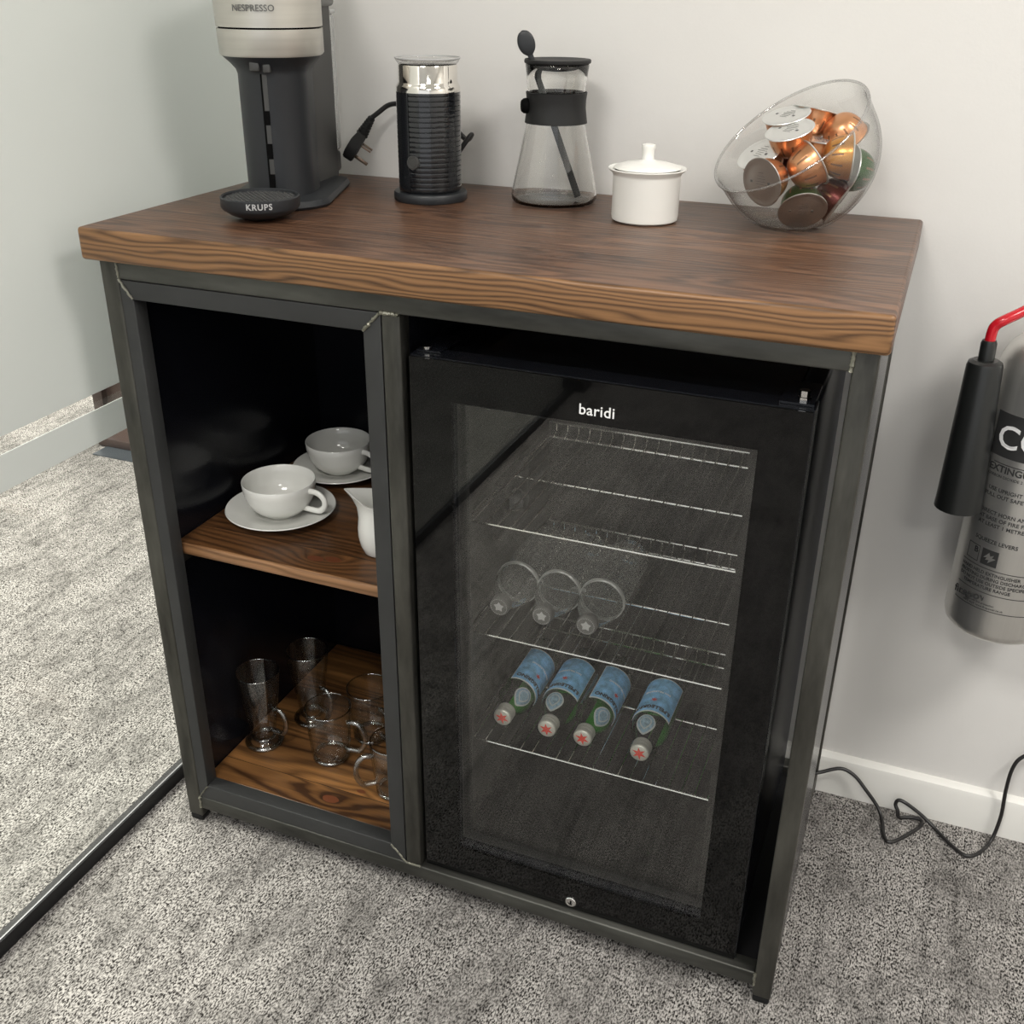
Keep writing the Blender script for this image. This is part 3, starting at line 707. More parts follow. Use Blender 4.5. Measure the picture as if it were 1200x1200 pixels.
# ------------------------------------------------------------------ power cord with three-pin plug
pc=empty('mains_lead',(.150,.455,H),0,'black power cord with a three pin plug, hanging between coffee machine and milk frother','cable')
po=Vector((-.150,-.455,-H))
hx_=Vector((.93,.37,0)).normalized(); cdir=hx_*.56+Vector((0,0,.83)); cdir.normalize(); pdir=hx_*.83-Vector((0,0,.56)); pdir.normalize(); w=cdir.cross(pdir)*-1
Bc=Vector((.1475,.4660,1.0460))
def loc_tf(o): 
    m=Matrix.Identity(4)
    for i,a in enumerate((w,pdir,cdir)):   # local x=w, y=pin direction, z=cord direction
        for k in range(3): m[k][i]=a[k]
    m.translation=o+po; return m
bm=bmesh.new(); loft(bm,[([(-.019,-.008),(.019,-.008),(.019,.008),(-.019,.008)],-.022),([(-.024,-.010),(.024,-.010),(.024,.008),(-.024,.008)],-.012),([(-.020,-.010),(.020,-.010),(.020,.008),(-.020,.008)],.010),([(-.010,-.007),(.010,-.007),(.010,.007),(-.010,.007)],.022)])
bmesh.ops.bevel(bm,geom=bm.edges[:],offset=.0015,segments=2,affect='EDGES'); bmesh.ops.transform(bm,matrix=loc_tf(Bc),verts=bm.verts); pl=mk('plug',bm,M['rubber'],pc)
bm=bmesh.new(); pr=[]
for k in range(7): pr+=[(.0095-.0006*k,.019+.0045*k),(.0095-.0006*k,.0218+.0045*k),(.0082-.0005*k,.0222+.0045*k),(.0082-.0005*k,.0232+.0045*k)]
lathe(bm,[(0,.018)]+pr+[(0,.0515)],seg=20,mat4=loc_tf(Bc)); mk('strain_relief',bm,M['rubber'],pl)
for (a,c,ln,h1,h2) in ((0,-.0145,.0225,.0040,.0020),(-.011,.0065,.0175,.0020,.0032),(.011,.0065,.0175,.0020,.0032)):
    bm=bmesh.new(); box(bm,a-h2,a+h2,.0075,.008+ln,c-h1*.6,c+h1*.6,bev=.0006); bmesh.ops.transform(bm,matrix=loc_tf(Bc),verts=bm.verts); mk('plug_pin',bm,M['brass'],pl)
s=Bc+cdir*.050
pts=catmull([s,s+cdir*.010+Vector((.005,0,-.001)),(.200,.482,1.1060),(.222,.480,1.1090),(.260,.478,1.104),(.315,.468,1.082),(.340,.462,1.066),(.352,.455,1.074),(.350,.448,1.070),(.330,.440,1.040),(.318,.432,1.010),(.324,.418,1.0035)],8)
bm=bmesh.new(); tube(bm,[p+po for p in pts],.0038,seg=12); mk('cable',bm,M['cable'],pc)

# ------------------------------------------------------------------ milk frother
FR=(.3265,.3640,H)
mf=empty('milk_frother',FR,math.radians(19),'black ribbed milk frother with chrome top and clear lid, on the worktop','milk frother')
bm=bmesh.new(); lathe(bm,[(0,0),(.0515,0),(.0530,.002),(.0530,.0105),(.0515,.0125),(.046,.0130),(0,.0130)],seg=64); mk('power_base',bm,M['mblack'],mf)
prof=[(0,.0130),(.0425,.0130),(.0440,.0150)]
z=.0165
for k in range(19):
    prof+=[(.0450,z),(.0452,z+.0035),(.0450,z+.0052),(.0436,z+.0058),(.0436,z+.0062)]; z+=.00670
prof+=[(.0450,z),(.0450,z+.003),(0,z+.003)]
ZT=z+.003
bm=bmesh.new(); lathe(bm,prof,seg=72); mk('ribbed_shell',bm,M['ribs'],mf,smooth=35)
bm=bmesh.new(); lathe(bm,[(.0450,ZT),(.0448,ZT+.006),(.0425,ZT+.010),(.0412,ZT+.0125),(.0412,.1805),(.0405,.1815),(.0395,.1805),(.0395,.150),(0,.150)],seg=72); mk('chrome_collar',bm,M['chromedark'],mf,smooth=35)
bm=bmesh.new(); cyl_patch(bm,.0452,-1.15,-.55,.0150,ZT,th=.0009,n=10); mk('dark_reflection_plate',bm,M['ribs'],mf)  # smooth plate added over the ribs as the coffee machine's dark reflection
bt=Matrix.Rotation(-.42,4,'Z')@Matrix.Translation((0,-.0445,.0560))@Matrix.Rotation(PI/2,4,'X')
bm=bmesh.new(); lathe(bm,[(0,.003),(.0060,.003),(.0066,.0024),(.0070,.003),(.0088,.003),(.0096,.0015),(.0098,-.002)],seg=36,mat4=bt); mk('button',bm,M['mdark'],mf)
bm=bmesh.new(); lathe(bm,[(0,.1830),(.0385,.1830),(.0400,.1815),(.0430,.1850),(.0450,.1885),(.0453,.1900),(.0445,.1900),(.0420,.1875),(.039,.1862),(0,.1862)],seg=64); mk('lid',bm,M['acrylic'],mf)
bm=bmesh.new(); lathe(bm,[(.0446,.1885),(.0455,.1892),(.0455,.1905),(.0446,.1908)],seg=64,closed=True); mk('lid_seal',bm,M['pipetop'],mf)

# ------------------------------------------------------------------ carafe
CA=(.4972,.4190,H)
ca=empty('coffee_carafe',CA,math.radians(19.5),'glass pour-over coffee carafe with black sleeve and lid, between frother and white pot','carafe')
out=[(0,0),(.052,0),(.0585,.0015),(.0612,.006),(.0615,.012),(.0600,.020),(.0540,.048),(.0480,.076),(.0418,.104),(.0392,.120),(.0388,.130),(.0398,.148),(.0420,.168),(.0440,.1835)]
inn=[(r-.0022 if r>.01 else 0,z+(.003 if z<.003 else 0)) for r,z in out]
prof=out+[(.0430,.1845)]+list(reversed(inn))[:]
bm=bmesh.new(); lathe(bm,prof,seg=72); mk('glass_body',bm,M['carafeglass'],ca,smooth=60)
bm=bmesh.new(); lathe(bm,[(.0422,.1080),(.0438,.1082),(.0428,.116),(.0412,.128),(.0414,.138),(.0428,.1480),(.0418,.1486),(.0404,.142),(.0402,.128),(.0412,.116)],seg=64,closed=True); slv=mk('silicone_sleeve',bm,M['rubber'],ca)
bm=bmesh.new(); lathe(bm,[(0,.006),(.0060,.005),(.0078,.002),(.0082,-.001),(.0078,-.004),(0,-.004)],seg=28,mat4=rotz(-1.25)@Matrix.Translation((0,-.0455,.131))@Matrix.Rotation(PI/2,4,'X')@Matrix.Scale(1.25,4,(0,1,0))); mk('sleeve_button',bm,M['slot'],slv)
# lid with a spoon notch: prism with cut
bm=bmesh.new()
def lidpts(r,na=56,notch=True):
    pts=[]
    for i in range(na):
        t=2*PI*i/na; x,y=r*math.cos(t),r*math.sin(t)
        d=abs(((t-PI)+PI)%(2*PI)-PI)
        if notch and d<.20: x=-r+.014 if r>.03 else x
        pts.append((x,y))
    return pts
secs=[(lidpts(.0450),.1850),(lidpts(.0462),.1862),(lidpts(.0464),.1890),(lidpts(.0455),.1902),(lidpts(.0400),.1895)]
loft(bm,secs); mk('lid',bm,M['rubber'],ca,smooth=40)
bm=bmesh.new(); 
secs=[([(x*.98+.008,y) for x,y in lidpts(.0250)],.1740),([(x+.005,y) for x,y in lidpts(.0330)],.1765),(lidpts(.0405),.1800),(lidpts(.0410),.1850)]
loft(bm,secs); mk('lid_stopper',bm,M['mdark'],ca,smooth=40)
# spoon
sp=empty('stirring_spoon',(CA[0]+.033,CA[1]+.010,H+.004),math.radians(19.5),'flat dark spoon leaning inside the glass carafe, its bowl above the lid','spoon')
pa=Vector((0,0,.0035)); pb=Vector((-.0685,-.008,.1835))
d=(pb-pa).normalized()
bm=bmesh.new(); tube(bm,[pa,pa+(pb-pa)*.5,pb,pb+d*.012],[.0048,.0046,.0040,.0036],seg=12,flat=.28,up=(0,1,0)); mk('handle',bm,M['mblack'],sp)
bm=bmesh.new()
q=pb+d*.012; x_=d.cross(Vector((0,1,0))).normalized(); n_=x_.cross(d)
K=20; rings=[]
for j in range(17):
    t=j/16; wd=.0118*math.sqrt(max(0,1-(2*t-1)**2))**1.0 if 0<j<16 else (.0034 if j==0 else .0008)
    wd=max(wd,.0034) if j<6 else wd; rings.append((q+d*(t*.033-.004),wd))
for k,(p_,wd) in enumerate(rings):
    rings[k]=[bm.verts.new(p_+x_*wd*math.cos(2*PI*i/K)+n_*(.0035*(wd/.0125))*math.sin(2*PI*i/K)) for i in range(K)]
for a,b in zip(rings,rings[1:]):
    for i in range(K): bm.faces.new((a[i],a[(i+1)%K],b[(i+1)%K],b[i]))
bm.faces.new(rings[0]); bm.faces.new(rings[-1]); mk('bowl',bm,M['mblack'],sp,smooth=60)

# ------------------------------------------------------------------ sugar pot
sg=empty('sugar_pot',(.6530,.3440,H),math.radians(14),'small white lidded ceramic pot on the worktop','pot')
bm=bmesh.new(); lathe(bm,[(0,.001),(.040,0),(.0435,.0025),(.0443,.008),(.0445,.058),(.0455,.0615),(.0500,.0650),(.0512,.0670),(.0505,.0680),(.0460,.0665),(.0420,.0640),(.0415,.010),(0,.006)],seg=72); mk('pot_body',bm,M['porcmatt'],sg)
bm=bmesh.new(); lathe(bm,[(.0405,.0660),(.0440,.0678),(.0420,.0700),(.030,.0735),(.014,.0760),(.0085,.0780),(.0075,.0820),(.0080,.0900),(.0092,.0940),(.0088,.0965),(.005,.0975),(0,.0976)],seg=64); mk('lid',bm,M['porcmatt'],sg)

# ------------------------------------------------------------------ tilted capsule bowl with capsules
# bowl axis given in the room: leaning to the left and towards the viewer
BC=Vector((.8380,.3880,1.0860)); RB=.0985
ax=Vector((-.547*1-.0,.0,0))
ax=Vector((-.263,-.427,.865))   # placeholder, replaced below
r_=Vector((.92743,.37389,.0)); r_.normalize(); vb=Vector((.33,-.83,.45)); vb.normalize(); u_=vb.cross(r_)*1.0
ax=(vb*.54+(r_*-.68+u_*.73)*.84); ax.normalize()
q4=ax.to_track_quat('Z','Y').to_matrix().to_4x4()
bw=empty('capsule_bowl',(BC.x,BC.y,H),0,'tilted clear acrylic bowl full of coffee capsules at the right end of the worktop','bowl')
outp=[];inp=[]
def brad(h,R,D): return R*math.sqrt(max(0,1-(max(0,-h)/D)**2))
for i in range(33):
    t=PI/2*i/32; h=-.0985*math.cos(t); outp.append((brad(h,.1015,.0985),h))
outp[0]=(0,-.0985); outp+=[(.1020,.012),(.1028,.024)]
for i in range(33):
    t=PI/2*(32-i)/32; h=-.0957*math.cos(t); inp.append((brad(h,.0988,.0957),h))
inp=[(.1001,.024),(.0993,.012)]+inp; inp[-1]=(0,-.0957)
lip=[(.1042,.0255),(.1044,.0275),(.1030,.0290),(.1008,.0280)]
def flat_bottom(bm,zc):
    for v in bm.verts:
        if v.co.z<zc: v.co.z=zc
bm=bmesh.new(); lathe(bm,outp+lip+inp,seg=96)
bmesh.ops.transform(bm,matrix=Matrix.Translation(BC-Vector((BC.x,BC.y,H)))@q4,verts=bm.verts)
nv=len(outp+lip)*96
for k_,v in enumerate(bm.verts):
    lim=.0 if k_<(len(outp)-1+len(lip))*96+1 else .0028
    if v.co.z<lim: v.co.z=lim
mk('bowl_shell',bm,M['acrylic'],bw,smooth=50)
bm=bmesh.new(); lathe(bm,[(.1030+.0017*math.cos(2*PI*i/10),.0275+.0017*math.sin(2*PI*i/10)) for i in range(10)],seg=96,closed=True,mat4=Matrix.Translation(BC-Vector((BC.x,BC.y,H)))@q4)
mk('rim',bm,M['acrylicrim'],bw,smooth=80)

cap_mesh={}
def capsule(off,nrm,col,label,dark=False,s=1.0):
    """off: lid centre from bowl centre; nrm: lid outward normal"""
    o=empty('coffee_capsule',BC+Vector(off),0,label,'capsule','coffee capsules in the tilted bowl')
    o.rotation_mode='QUATERNION'; o.rotation_quaternion=Vector(nrm).normalized().to_track_quat('Z','Y')
    o.scale=(s,s,s)
    key=(col,dark)
    if key not in cap_mesh:
        bm=bmesh.new(); P=[(.0282,-.0006),(.0272,-.003)]
        for i in range(1,13):
            t=PI/2*i/12; P.append((.0268*math.cos(t)**.75 if i<12 else 0,-.004-.0300*math.sin(t)))
        lathe(bm,P,seg=120)
        for v in bm.verts:      # pressed grooves
            a=math.atan2(v.co.y,v.co.x)
            if -.026<v.co.z<-.008:
                g=abs((a/(2*PI)*12)%1-.5)
                if g<.06: v.co.x*=.985; v.co.y*=.985
        for f in bm.faces:
            zc=f.calc_center_median(); a=math.atan2(zc.y,zc.x)
            if -.024<zc.z<-.010 and abs((a/(2*PI)*12)%1-.5)<.055: f.material_index=1
        d=mk('capsule_shell',bm,[M[col],M['groove']],o,smooth=45)
        bm=bmesh.new(); lathe(bm,[(.0268,-.0014),(.0300,-.0012),(.0306,-.0004),(.0300,.0004),(.0270,.0002)],seg=48); rim=mk('capsule_rim',bm,M['foilshade' if dark else 'foil'],o)
        bm=bmesh.new(); lathe(bm,[(.0272,.0003),(.0262,.0000),(.020,.0004),(0,.0008)],seg=48); lid=mk('foil_lid',bm,M['foilshade' if dark else 'foil'],o,smooth=60)
        bm=bmesh.new()
        box(bm,-.004,.004,.012,.0125,.0009,.0011);
        for k in range(5): 
            wv=random.uniform(.005,.009); box(bm,-wv,wv,-.006+.0035*k-.0002,-.006+.0035*k+.0002,.0008,.0010)
        box(bm,.010,.0135,-.0015,.0015,.0006,.0009); box(bm,.0107,.0128,-.0008,.0008,.0009,.0010); box(bm,-.0175,-.0145,-.0015,.0015,.0004,.0008)
        pr_=mk('lid_print',bm,M['mgrey'],lid,smooth=None)
        cap_mesh[key]=(d.data,rim.data,lid.data,pr_.data)
    else:
        md,mr_,ml,mp_=cap_mesh[key]
        link(bpy.data.objects.new('capsule_shell',md),o); link(bpy.data.objects.new('capsule_rim',mr_),o)
        l=link(bpy.data.objects.new('foil_lid',ml),o); link(bpy.data.objects.new('lid_print',mp_),l)
    return o
def V(a,b,c): return r_*a+u_*b+vb*c      # right, up-in-view, towards viewer -- only used to describe room directions
caps=[
 ((-.0225,.045,.022),(-.25,.72,.55),'copper','copper capsule at the back of the heap, foil lid facing up'),
 ((-.060,.016,.034),(-.50,.62,.60),'copper','copper capsule against the left side of the bowl, foil lid up'),
 ((-.026,.016,.032),(-.30,.72,.60),'copper','copper capsule in the middle of the heap with its lid turned up'),
 ((.034,.014,.020),(.10,.86,.45),'copper','large copper capsule in the centre right, lid up and shell below'),
 ((.012,-.022,.040),(.82,.50,.12),'copper','copper capsule lying on its side at the front of the bowl'),
 ((-.044,-.046,.040),(-.72,-.42,.40),'copper','copper capsule low on the left, lid pressed against the bowl'),
 ((.004,-.078,.026),(-.02,-.88,.45),'greenf','green capsule at the bottom of the bowl, lid facing down'),
 ((.047,-.026,.040),(.95,-.06,.15),'gold','amber capsule low in the centre, lid turned to the right'),
 ((.056,-.036,.036),(-.95,.10,.25),'greenf','green capsule against the right side of the bowl'),
 ((.062,.026,-.010),(.55,-.50,-.45),'copper','copper capsule at the top right behind the heap'),
 ((.012,.030,-.030),(.30,.75,.30),'purple','dark maroon capsule half buried at the back'),
 ((.030,.050,-.010),(.20,.90,.30),'copper','copper capsule at the very back of the heap under the upper rim'),
 ((.050,-.070,.010),(.75,-.60,.10),'purple','dark maroon capsule at the bottom right of the bowl'),
]
pos=[V(*p) for p,n,c,lab in caps]; nrm_=[V(*n).normalized() for p,n,c,lab in caps]
for it in range(60):           # let the heap settle: keep capsules apart and inside the bowl
    for i in range(len(pos)):
        for j in range(i):
            d_=(pos[i]-nrm_[i]*.014)-(pos[j]-nrm_[j]*.014); l_=max(d_.length,1e-4)
            if l_<.044: q_=d_*((.044-l_)/l_*.25); pos[i]+=q_; pos[j]-=q_
    for i in range(len(pos)):
        n=nrm_[i]; t1=n.orthogonal().normalized(); t2=n.cross(t1); far=0
        for k in range(12):
            a_=2*PI*k/12; e_=t1*math.cos(a_)+t2*math.sin(a_)
            for q_ in (pos[i]+e_*.0306,pos[i]-n*.02+e_*.023,pos[i]-n*.034):
                if q_.length>far: far=q_.length; fq=q_
                zf=q_.z+BC.z-H
                if zf<.004: pos[i]+=Vector((0,0,(.004-zf)*.5))
        for q_ in (pos[i]+t1*.03,pos[i]-t1*.03,pos[i]+t2*.03,pos[i]-t2*.03):
            ov=q_.dot(ax)-.052
            if ov>0: pos[i]-=ax*ov*.6
        if far>RB-.0035: pos[i]-=fq.normalized()*(far-(RB-.0035))*.7
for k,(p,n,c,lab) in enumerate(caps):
    capsule(pos[k],nrm_[k],c,lab,dark=(c in ('greenf',) and n[1]<-.5) or (n[1]<-.3))  # lids facing down take the foil with painted shade

# ------------------------------------------------------------------ cups, saucers, jug
def loop_handle(bm,r0,z0,z1,reach,th,flat=.6,seg=12,dx=0,kx=1.0):
    """handle in local +x direction from (r0,z1) out and back to (r0k,z0)"""
    cz=(z0+z1)/2; rz=(z1-z0)/2+th*.3; cx=r0+reach*.30; rx=reach*.70-th*.5
    pts=[(r0*.96,0,z1-.001),(r0+reach*.12,0,z1+th*.25)]+[(cx+rx*math.cos(math.radians(q_)),0,cz+rz*math.sin(math.radians(q_))) for q_ in (78,55,30,5,-20,-45,-70)]+[(r0*kx+reach*.22,0,z0-th*.1),(r0*kx*.95,0,z0)]
    pts=catmull(pts,4)
    tube(bm,pts,th,seg=seg,flat=flat,up=(0,1,0)); return bm
def saucer(loc,label,s=1.0):
    bm=bmesh.new(); lathe(bm,[(0,.003),(.030,.003),(.032,0),(.035,0),(.036,.003),(.060,.007),(.081,.0135),(.0825,.0145),(.0815,.0160),(.060,.0105),(.038,.0065),(.036,.0050),(0,.0050)],seg=72)
    o=mk('saucer',bm,M['porc'],None); o.location=loc; o.scale=(s,s,s); tag(o,label,'saucer','white saucers on the upper shelf'); return o
def cup(loc,label,hrot,s=1.0):
    root=empty('coffee_cup',loc,0,label,'cup','white cups on the upper shelf'); root.scale=(s,s,s)
    out=[(0,.002),(.024,0),(.0275,0),(.0285,.002),(.038,.0075),(.047,.017),(.0530,.029),(.0560,.043),(.0570,.0555),(.0562,.0563)]
    inn=[(.0545,.0550),(.0535,.043),(.0505,.030),(.045,.019),(.036,.010),(.024,.0055),(0,.0045)]
    bm=bmesh.new(); lathe(bm,out+inn,seg=72); mk('cup_bowl',bm,M['porc'],root,smooth=60)
    bm=bmesh.new(); loop_handle(bm,.0540,.0165,.0455,.031,.0048,flat=.75,kx=.80); bmesh.ops.rotate(bm,verts=bm.verts,cent=(0,0,0),matrix=Matrix.Rotation(hrot,3,'Z')); mk('handle',bm,M['porc'],root,smooth=60)
    return root
ZS=.524
saucer((.1390,.1870,ZS),'white saucer at the front of the upper shelf, under the nearer cup',1.04)
cup((.1390,.1870,ZS+.0051),'nearer white coffee cup, standing at the front of the upper shelf',math.radians(-2))
saucer((.1420,.3640,ZS),'white saucer at the back of the upper shelf, under the shaded cup',.97)
cup((.1420,.3640,ZS+.0051),'white coffee cup at the back of the upper shelf, in shade',math.radians(-12),.97)
jg=empty('milk_jug',(.3400,.1420,ZS),math.radians(14),'small white milk jug partly hidden behind the cabinet post','jug')
bm=bmesh.new()
prof=[(.0,.001),(.0225,0),(.0255,.003),(.0300,.015),(.0325,.028),(.0325,.042),(.0305,.058),(.0290,.072),(.0300,.084),(.0330,.0940)]
inn=[(.0312,.0940),(.0285,.084),(.0275,.072),(.029,.058),(.031,.042),(.031,.028),(.0285,.016),(0,.006)]
lathe(bm,prof+inn,seg=64)
for v in bm.verts:
    if v.co.z>.055:
        a=math.atan2(v.co.y,v.co.x); k=max(0,math.cos(a-PI)); t=(v.co.z-.055)/.039
        v.co.x-=.018*(k**6)*t**1.6; v.co.y*=1-.45*(k**6)*t; v.co.z+=.004*(k**4)*t-.008*(math.sin(a)**2)*t
mk('jug_body',bm,M['porc'],jg,smooth=60)
bm=bmesh.new(); loop_handle(bm,.0300,.022,.078,.028,.0045,flat=.8); mk('handle',bm,M['porc'],jg,smooth=60)

# ------------------------------------------------------------------ glasses on the base board
ZB=.082
def torus_bm(R,z,r,rz=None,seg=56,k=10):  # glass rings added to carry the bright outlines
    bm=bmesh.new(); rz=rz or r; lathe(bm,[(R+r*math.cos(2*PI*i/k),z+rz*math.sin(2*PI*i/k)) for i in range(k)],seg=seg,closed=True); return bm
def latte_glass(loc,label,rot):
    root=empty('latte_glass',loc,rot,label,'glass','tall footed latte glasses')
    out=[(0,0.0005),(.020,.001),(.0300,.002),(.0300,.005),(.027,.008),(.0200,.0115),(.0185,.017),(.0195,.022),(.0225,.034),(.0270,.065),(.0325,.105),(.0372,.1480),(.0368,.1490)]
    inn=[(.0352,.1480),(.0305,.105),(.0250,.065),(.0203,.036),(.0165,.028),(0,.025)]
    bm=bmesh.new(); lathe(bm,out+inn,seg=56); mk('glass_body',bm,M['clear'],root,smooth=50)
    mk('rim',torus_bm(.0362,.1490,.0012),M['clearedge'],root,smooth=80); mk('foot',torus_bm(.0285,.0048,.0052,.0042),M['clearedge'],root,smooth=80); mk('stem_collar',torus_bm(.0175,.0150,.0030,.0025),M['clearedge'],root,smooth=80)
    bm=bmesh.new(); loop_handle(bm,.0275,.030,.077,.024,.0045,flat=.8,kx=.80); mk('handle',bm,M['clearedge'],root,smooth=60)
def mug(loc,label,rot,s=1.0):
    root=empty('glass_mug',loc,rot,label,'mug','low glass mugs'); root.scale=(s,s,s)
    out=[(0,.001),(.026,0),(.0300,.002),(.0320,.008),(.0345,.035),(.0372,.070),(.0392,.1035),(.0386,.1045)]
    inn=[(.0370,.1035),(.0350,.070),(.0322,.035),(.0295,.012),(.026,.0085),(0,.0075)]
    bm=bmesh.new(); lathe(bm,out+inn,seg=56); mk('glass_body',bm,M['clear'],root,smooth=50)
    mk('rim',torus_bm(.0381,.1045,.0012),M['clearedge'],root,smooth=80); mk('base_ring',torus_bm(.0285,.0050,.0035,.0040),M['clearedge'],root,smooth=80)
    bm=bmesh.new(); loop_handle(bm,.0365,.022,.078,.030,.0048,flat=1.0,kx=.92); mk('handle',bm,M['clearedge'],root,smooth=60)
hr=math.radians
latte_glass((.0815,.1530,ZB),'tall footed latte glass at the front left of the lower board',hr(-2))
latte_glass((.1240,.2420,ZB),'tall footed latte glass at the back of the lower board',hr(-12))
mug((.2090,.1640,ZB),'low clear glass mug in front of the others on the lower board',hr(8))
mug((.2460,.2400,ZB),'clear glass mug behind, half hidden by the cabinet post',hr(-30))
mug((.3500,.1300,ZB),'clear glass mug nearest the cabinet post, mostly hidden',hr(215),.98)

# ------------------------------------------------------------------ fire extinguisher
EX=(1.198,.4350)
ex=empty('fire_extinguisher',(EX[0],EX[1],.437),0,'polished metal fire extinguisher with black horn hung on the wall at the right','fire extinguisher')
zo=.437; re_=.0720
def em(n,bm,m,parent=ex,smooth=40): return mk(n,bm,m,parent,smooth=smooth)
prof=[(0,.004),(.050,.0),(.062,.003),(.0695,.010),(re_,.020),(re_,.385),(.0695,.405),(.062,.422),(.048,.436),(.034,.444),(.026,.450),(.026,.470),(0,.470)]
bm=bmesh.new(); lathe(bm,prof,seg=72); em('cylinder',bm,M['alu'])
cf=math.atan2(1.0237-EX[0],EX[1]+1.0628)      # facing towards the room: small turn to the left
base=rotz(-cf*0+math.radians(-6.7))
lf=math.radians(-6.7)
def ra(bm): bmesh.ops.rotate(bm,verts=bm.verts,cent=(0,0,0),matrix=Matrix.Rotation(lf,3,'Z')); return bm
bm=bmesh.new(); cyl_patch(bm,re_,-.86,.72,.283,.343,th=.0004,n=28); bl=em('black_label',ra(bm),M['darkprint'])
text_obj('label_lettering','CO\u2082',.045,M['white'],bl,bend=re_+.0020,bold=.0004,space=1.0,xf=rotz(lf-.14)@Matrix.Translation((0,0,.297)))
def tx(s,size,z,a0,m=M['darkprint'],bold=0.0): return text_obj('label_lettering',s,size,m,ex,ext=.0002,bend=re_+.0004,bold=bold,align='LEFT',xf=rotz(lf+a0)@Matrix.Translation((0,0,z)))
tx('EXTINGUISHER',.0135,.262,-.80,bold=.0003); tx('CARBON DIOXIDE 2 kg',.0055,.254,-.80)
tx('USE UPRIGHT',.0078,.234,-.70,bold=.0001); tx('PULL OUT SAFETY PIN',.0078,.225,-.76,bold=.0001)
tx('DIRECT HORN AND AIM',.0078,.200,-.78,bold=.0001); tx('AT BASE OF FIRE FROM',.0078,.191,-.78,bold=.0001); tx('AT LEAST 1 METRE',.0078,.182,-.76,bold=.0001)
tx('SQUEEZE LEVERS',.0080,.158,-.74,bold=.0001)
bm=bmesh.new()
for (u0,u1,z0,z1) in ((-.72,.80,.273,.2742),(-.94,.80,.1185,.1195),(-.94,.80,.0815,.0825),(-.94,.62,.0555,.0565),(.608,.622,.0555,.1195)): cyl_patch(bm,re_,u0,u1,z0,z1,th=.0003,n=24)
cyl_patch(bm,re_,-.52,-.20,.124,.148,th=.0003,n=10); 
em('label_rules',ra(bm),M['darkprint'])
bm=bmesh.new(); K=[(-.008,-.001),(-.001,.008),(.001,.003),(.006,.006),(.004,.001),(.009,.001),(-.001,-.008),(0,-.003),(-.005,-.004),(-.003,.0)]
prism(bm,K,0,.0002); X=rotz(lf-.36)@Matrix.Translation((0,-(re_+.0006),.136))@Matrix.Rotation(PI/2,4,'X'); bmesh.ops.transform(bm,matrix=X,verts=bm.verts); em('lightning_symbol',bm,M['alu'],smooth=None)
bm=bmesh.new()
for (u0,u1,z0,z1) in ((-.86,-.58,.147,.148),(-.86,-.58,.124,.125),(-.86,-.848,.124,.148),(-.592,-.58,.124,.148)): cyl_patch(bm,re_,u0,u1,z0,z1,th=.0003,n=6)
em('class_b_frame',ra(bm),M['darkprint']); tx('B',.012,.137,-.70,bold=.0004)
tx('HAND HELD EXTINGUISHER',.0068,.110,-.92,bold=.0001); tx('FROSTING DURING DISCHARGE',.0068,.1025,-.92,bold=.0001); tx('DO NOT USE OUTSIDE SPECIFIED',.0068,.095,-.92,bold=.0001); tx('TEMPERATURE RANGE',.0068,.0875,-.80,bold=.0001)
text_obj('label_lettering','firepower',.0165,M['darkprint'],ex,ext=.0002,bend=re_+.0004,bold=.0004,xf=rotz(lf-.20)@Matrix.Translation((0,0,.0695))@Matrix.Shear('XZ',4,(.25,0)))
tx('www.firepower fire protection',.0042,.064,-.80); tx('WD2 4QT  www.firepower.co.uk',.0042,.0590,-.70)
# neck ring, valve and levers (mostly above the frame)
bm=bmesh.new(); lathe(bm,[(.028,.450),(.036,.451),(.037,.458),(.030,.462),(.026,.462)],seg=40); em('neck_ring',bm,M['chrome'])
bm=bmesh.new(); lathe(bm,[(0,.462),(.019,.462),(.019,.495),(.014,.505),(.014,.520),(0,.520)],seg=28); em('valve',bm,M['chrome'])
bm=bmesh.new(); box(bm,-.012,.012,-.085,.020,.520,.526,bev=.002); em('lever',bm,M['foot'])
bm=bmesh.new(); tube(bm,catmull([(0,-.018,.508),(0,-.050,.500),(0,-.090,.492)],5),.006,seg=10,flat=1.4); em('carry_handle',bm,M['foot'])
# pipe and horn
HT=Vector((1.1075-EX[0],.3850-EX[1],.8430-zo)); HBt=Vector((1.1125-EX[0],.3850-EX[1],.6360-zo))
bm=bmesh.new(); tube(bm,catmull([(-.010,-.004,.500),(-.030,-.020,.492),(-.060,-.040,.474),HT+Vector((.012,0,.058)),HT+Vector((.003,0,.050)),HT+Vector((0,0,.040)),HT+Vector((0,0,.018))],8),.0068,seg=14); em('discharge_pipe',bm,M['red'])
axh=(HT-HBt).normalized(); qh=axh.to_track_quat('Z','Y').to_matrix().to_4x4()
L_=(HT-HBt).length
bm=bmesh.new(); lathe(bm,[(0,L_+.002),(.0100,L_+.002),(.0100,L_+.026),(.0085,L_+.030),(0,L_+.030)],seg=28,mat4=Matrix.Translation(HBt)@qh); em('pipe_ferrule',bm,M['horn'])
bm=bmesh.new(); lathe(bm,[(0,L_+.004),(.0155,L_+.004),(.0210,L_+.001),(.0225,L_-.004),(.0300,.02),(.0312,0),(.0298,0),(.0285,.02),(.0205,L_-.01),(0,L_-.01)],seg=24,mat4=Matrix.Translation(HBt)@qh)
em('horn',bm,M['horn'],smooth=20)
bm=bmesh.new(); box(bm,-.03,.03,.065,.0765,.20,.24,bev=.002); em('wall_bracket',bm,M['foot'])

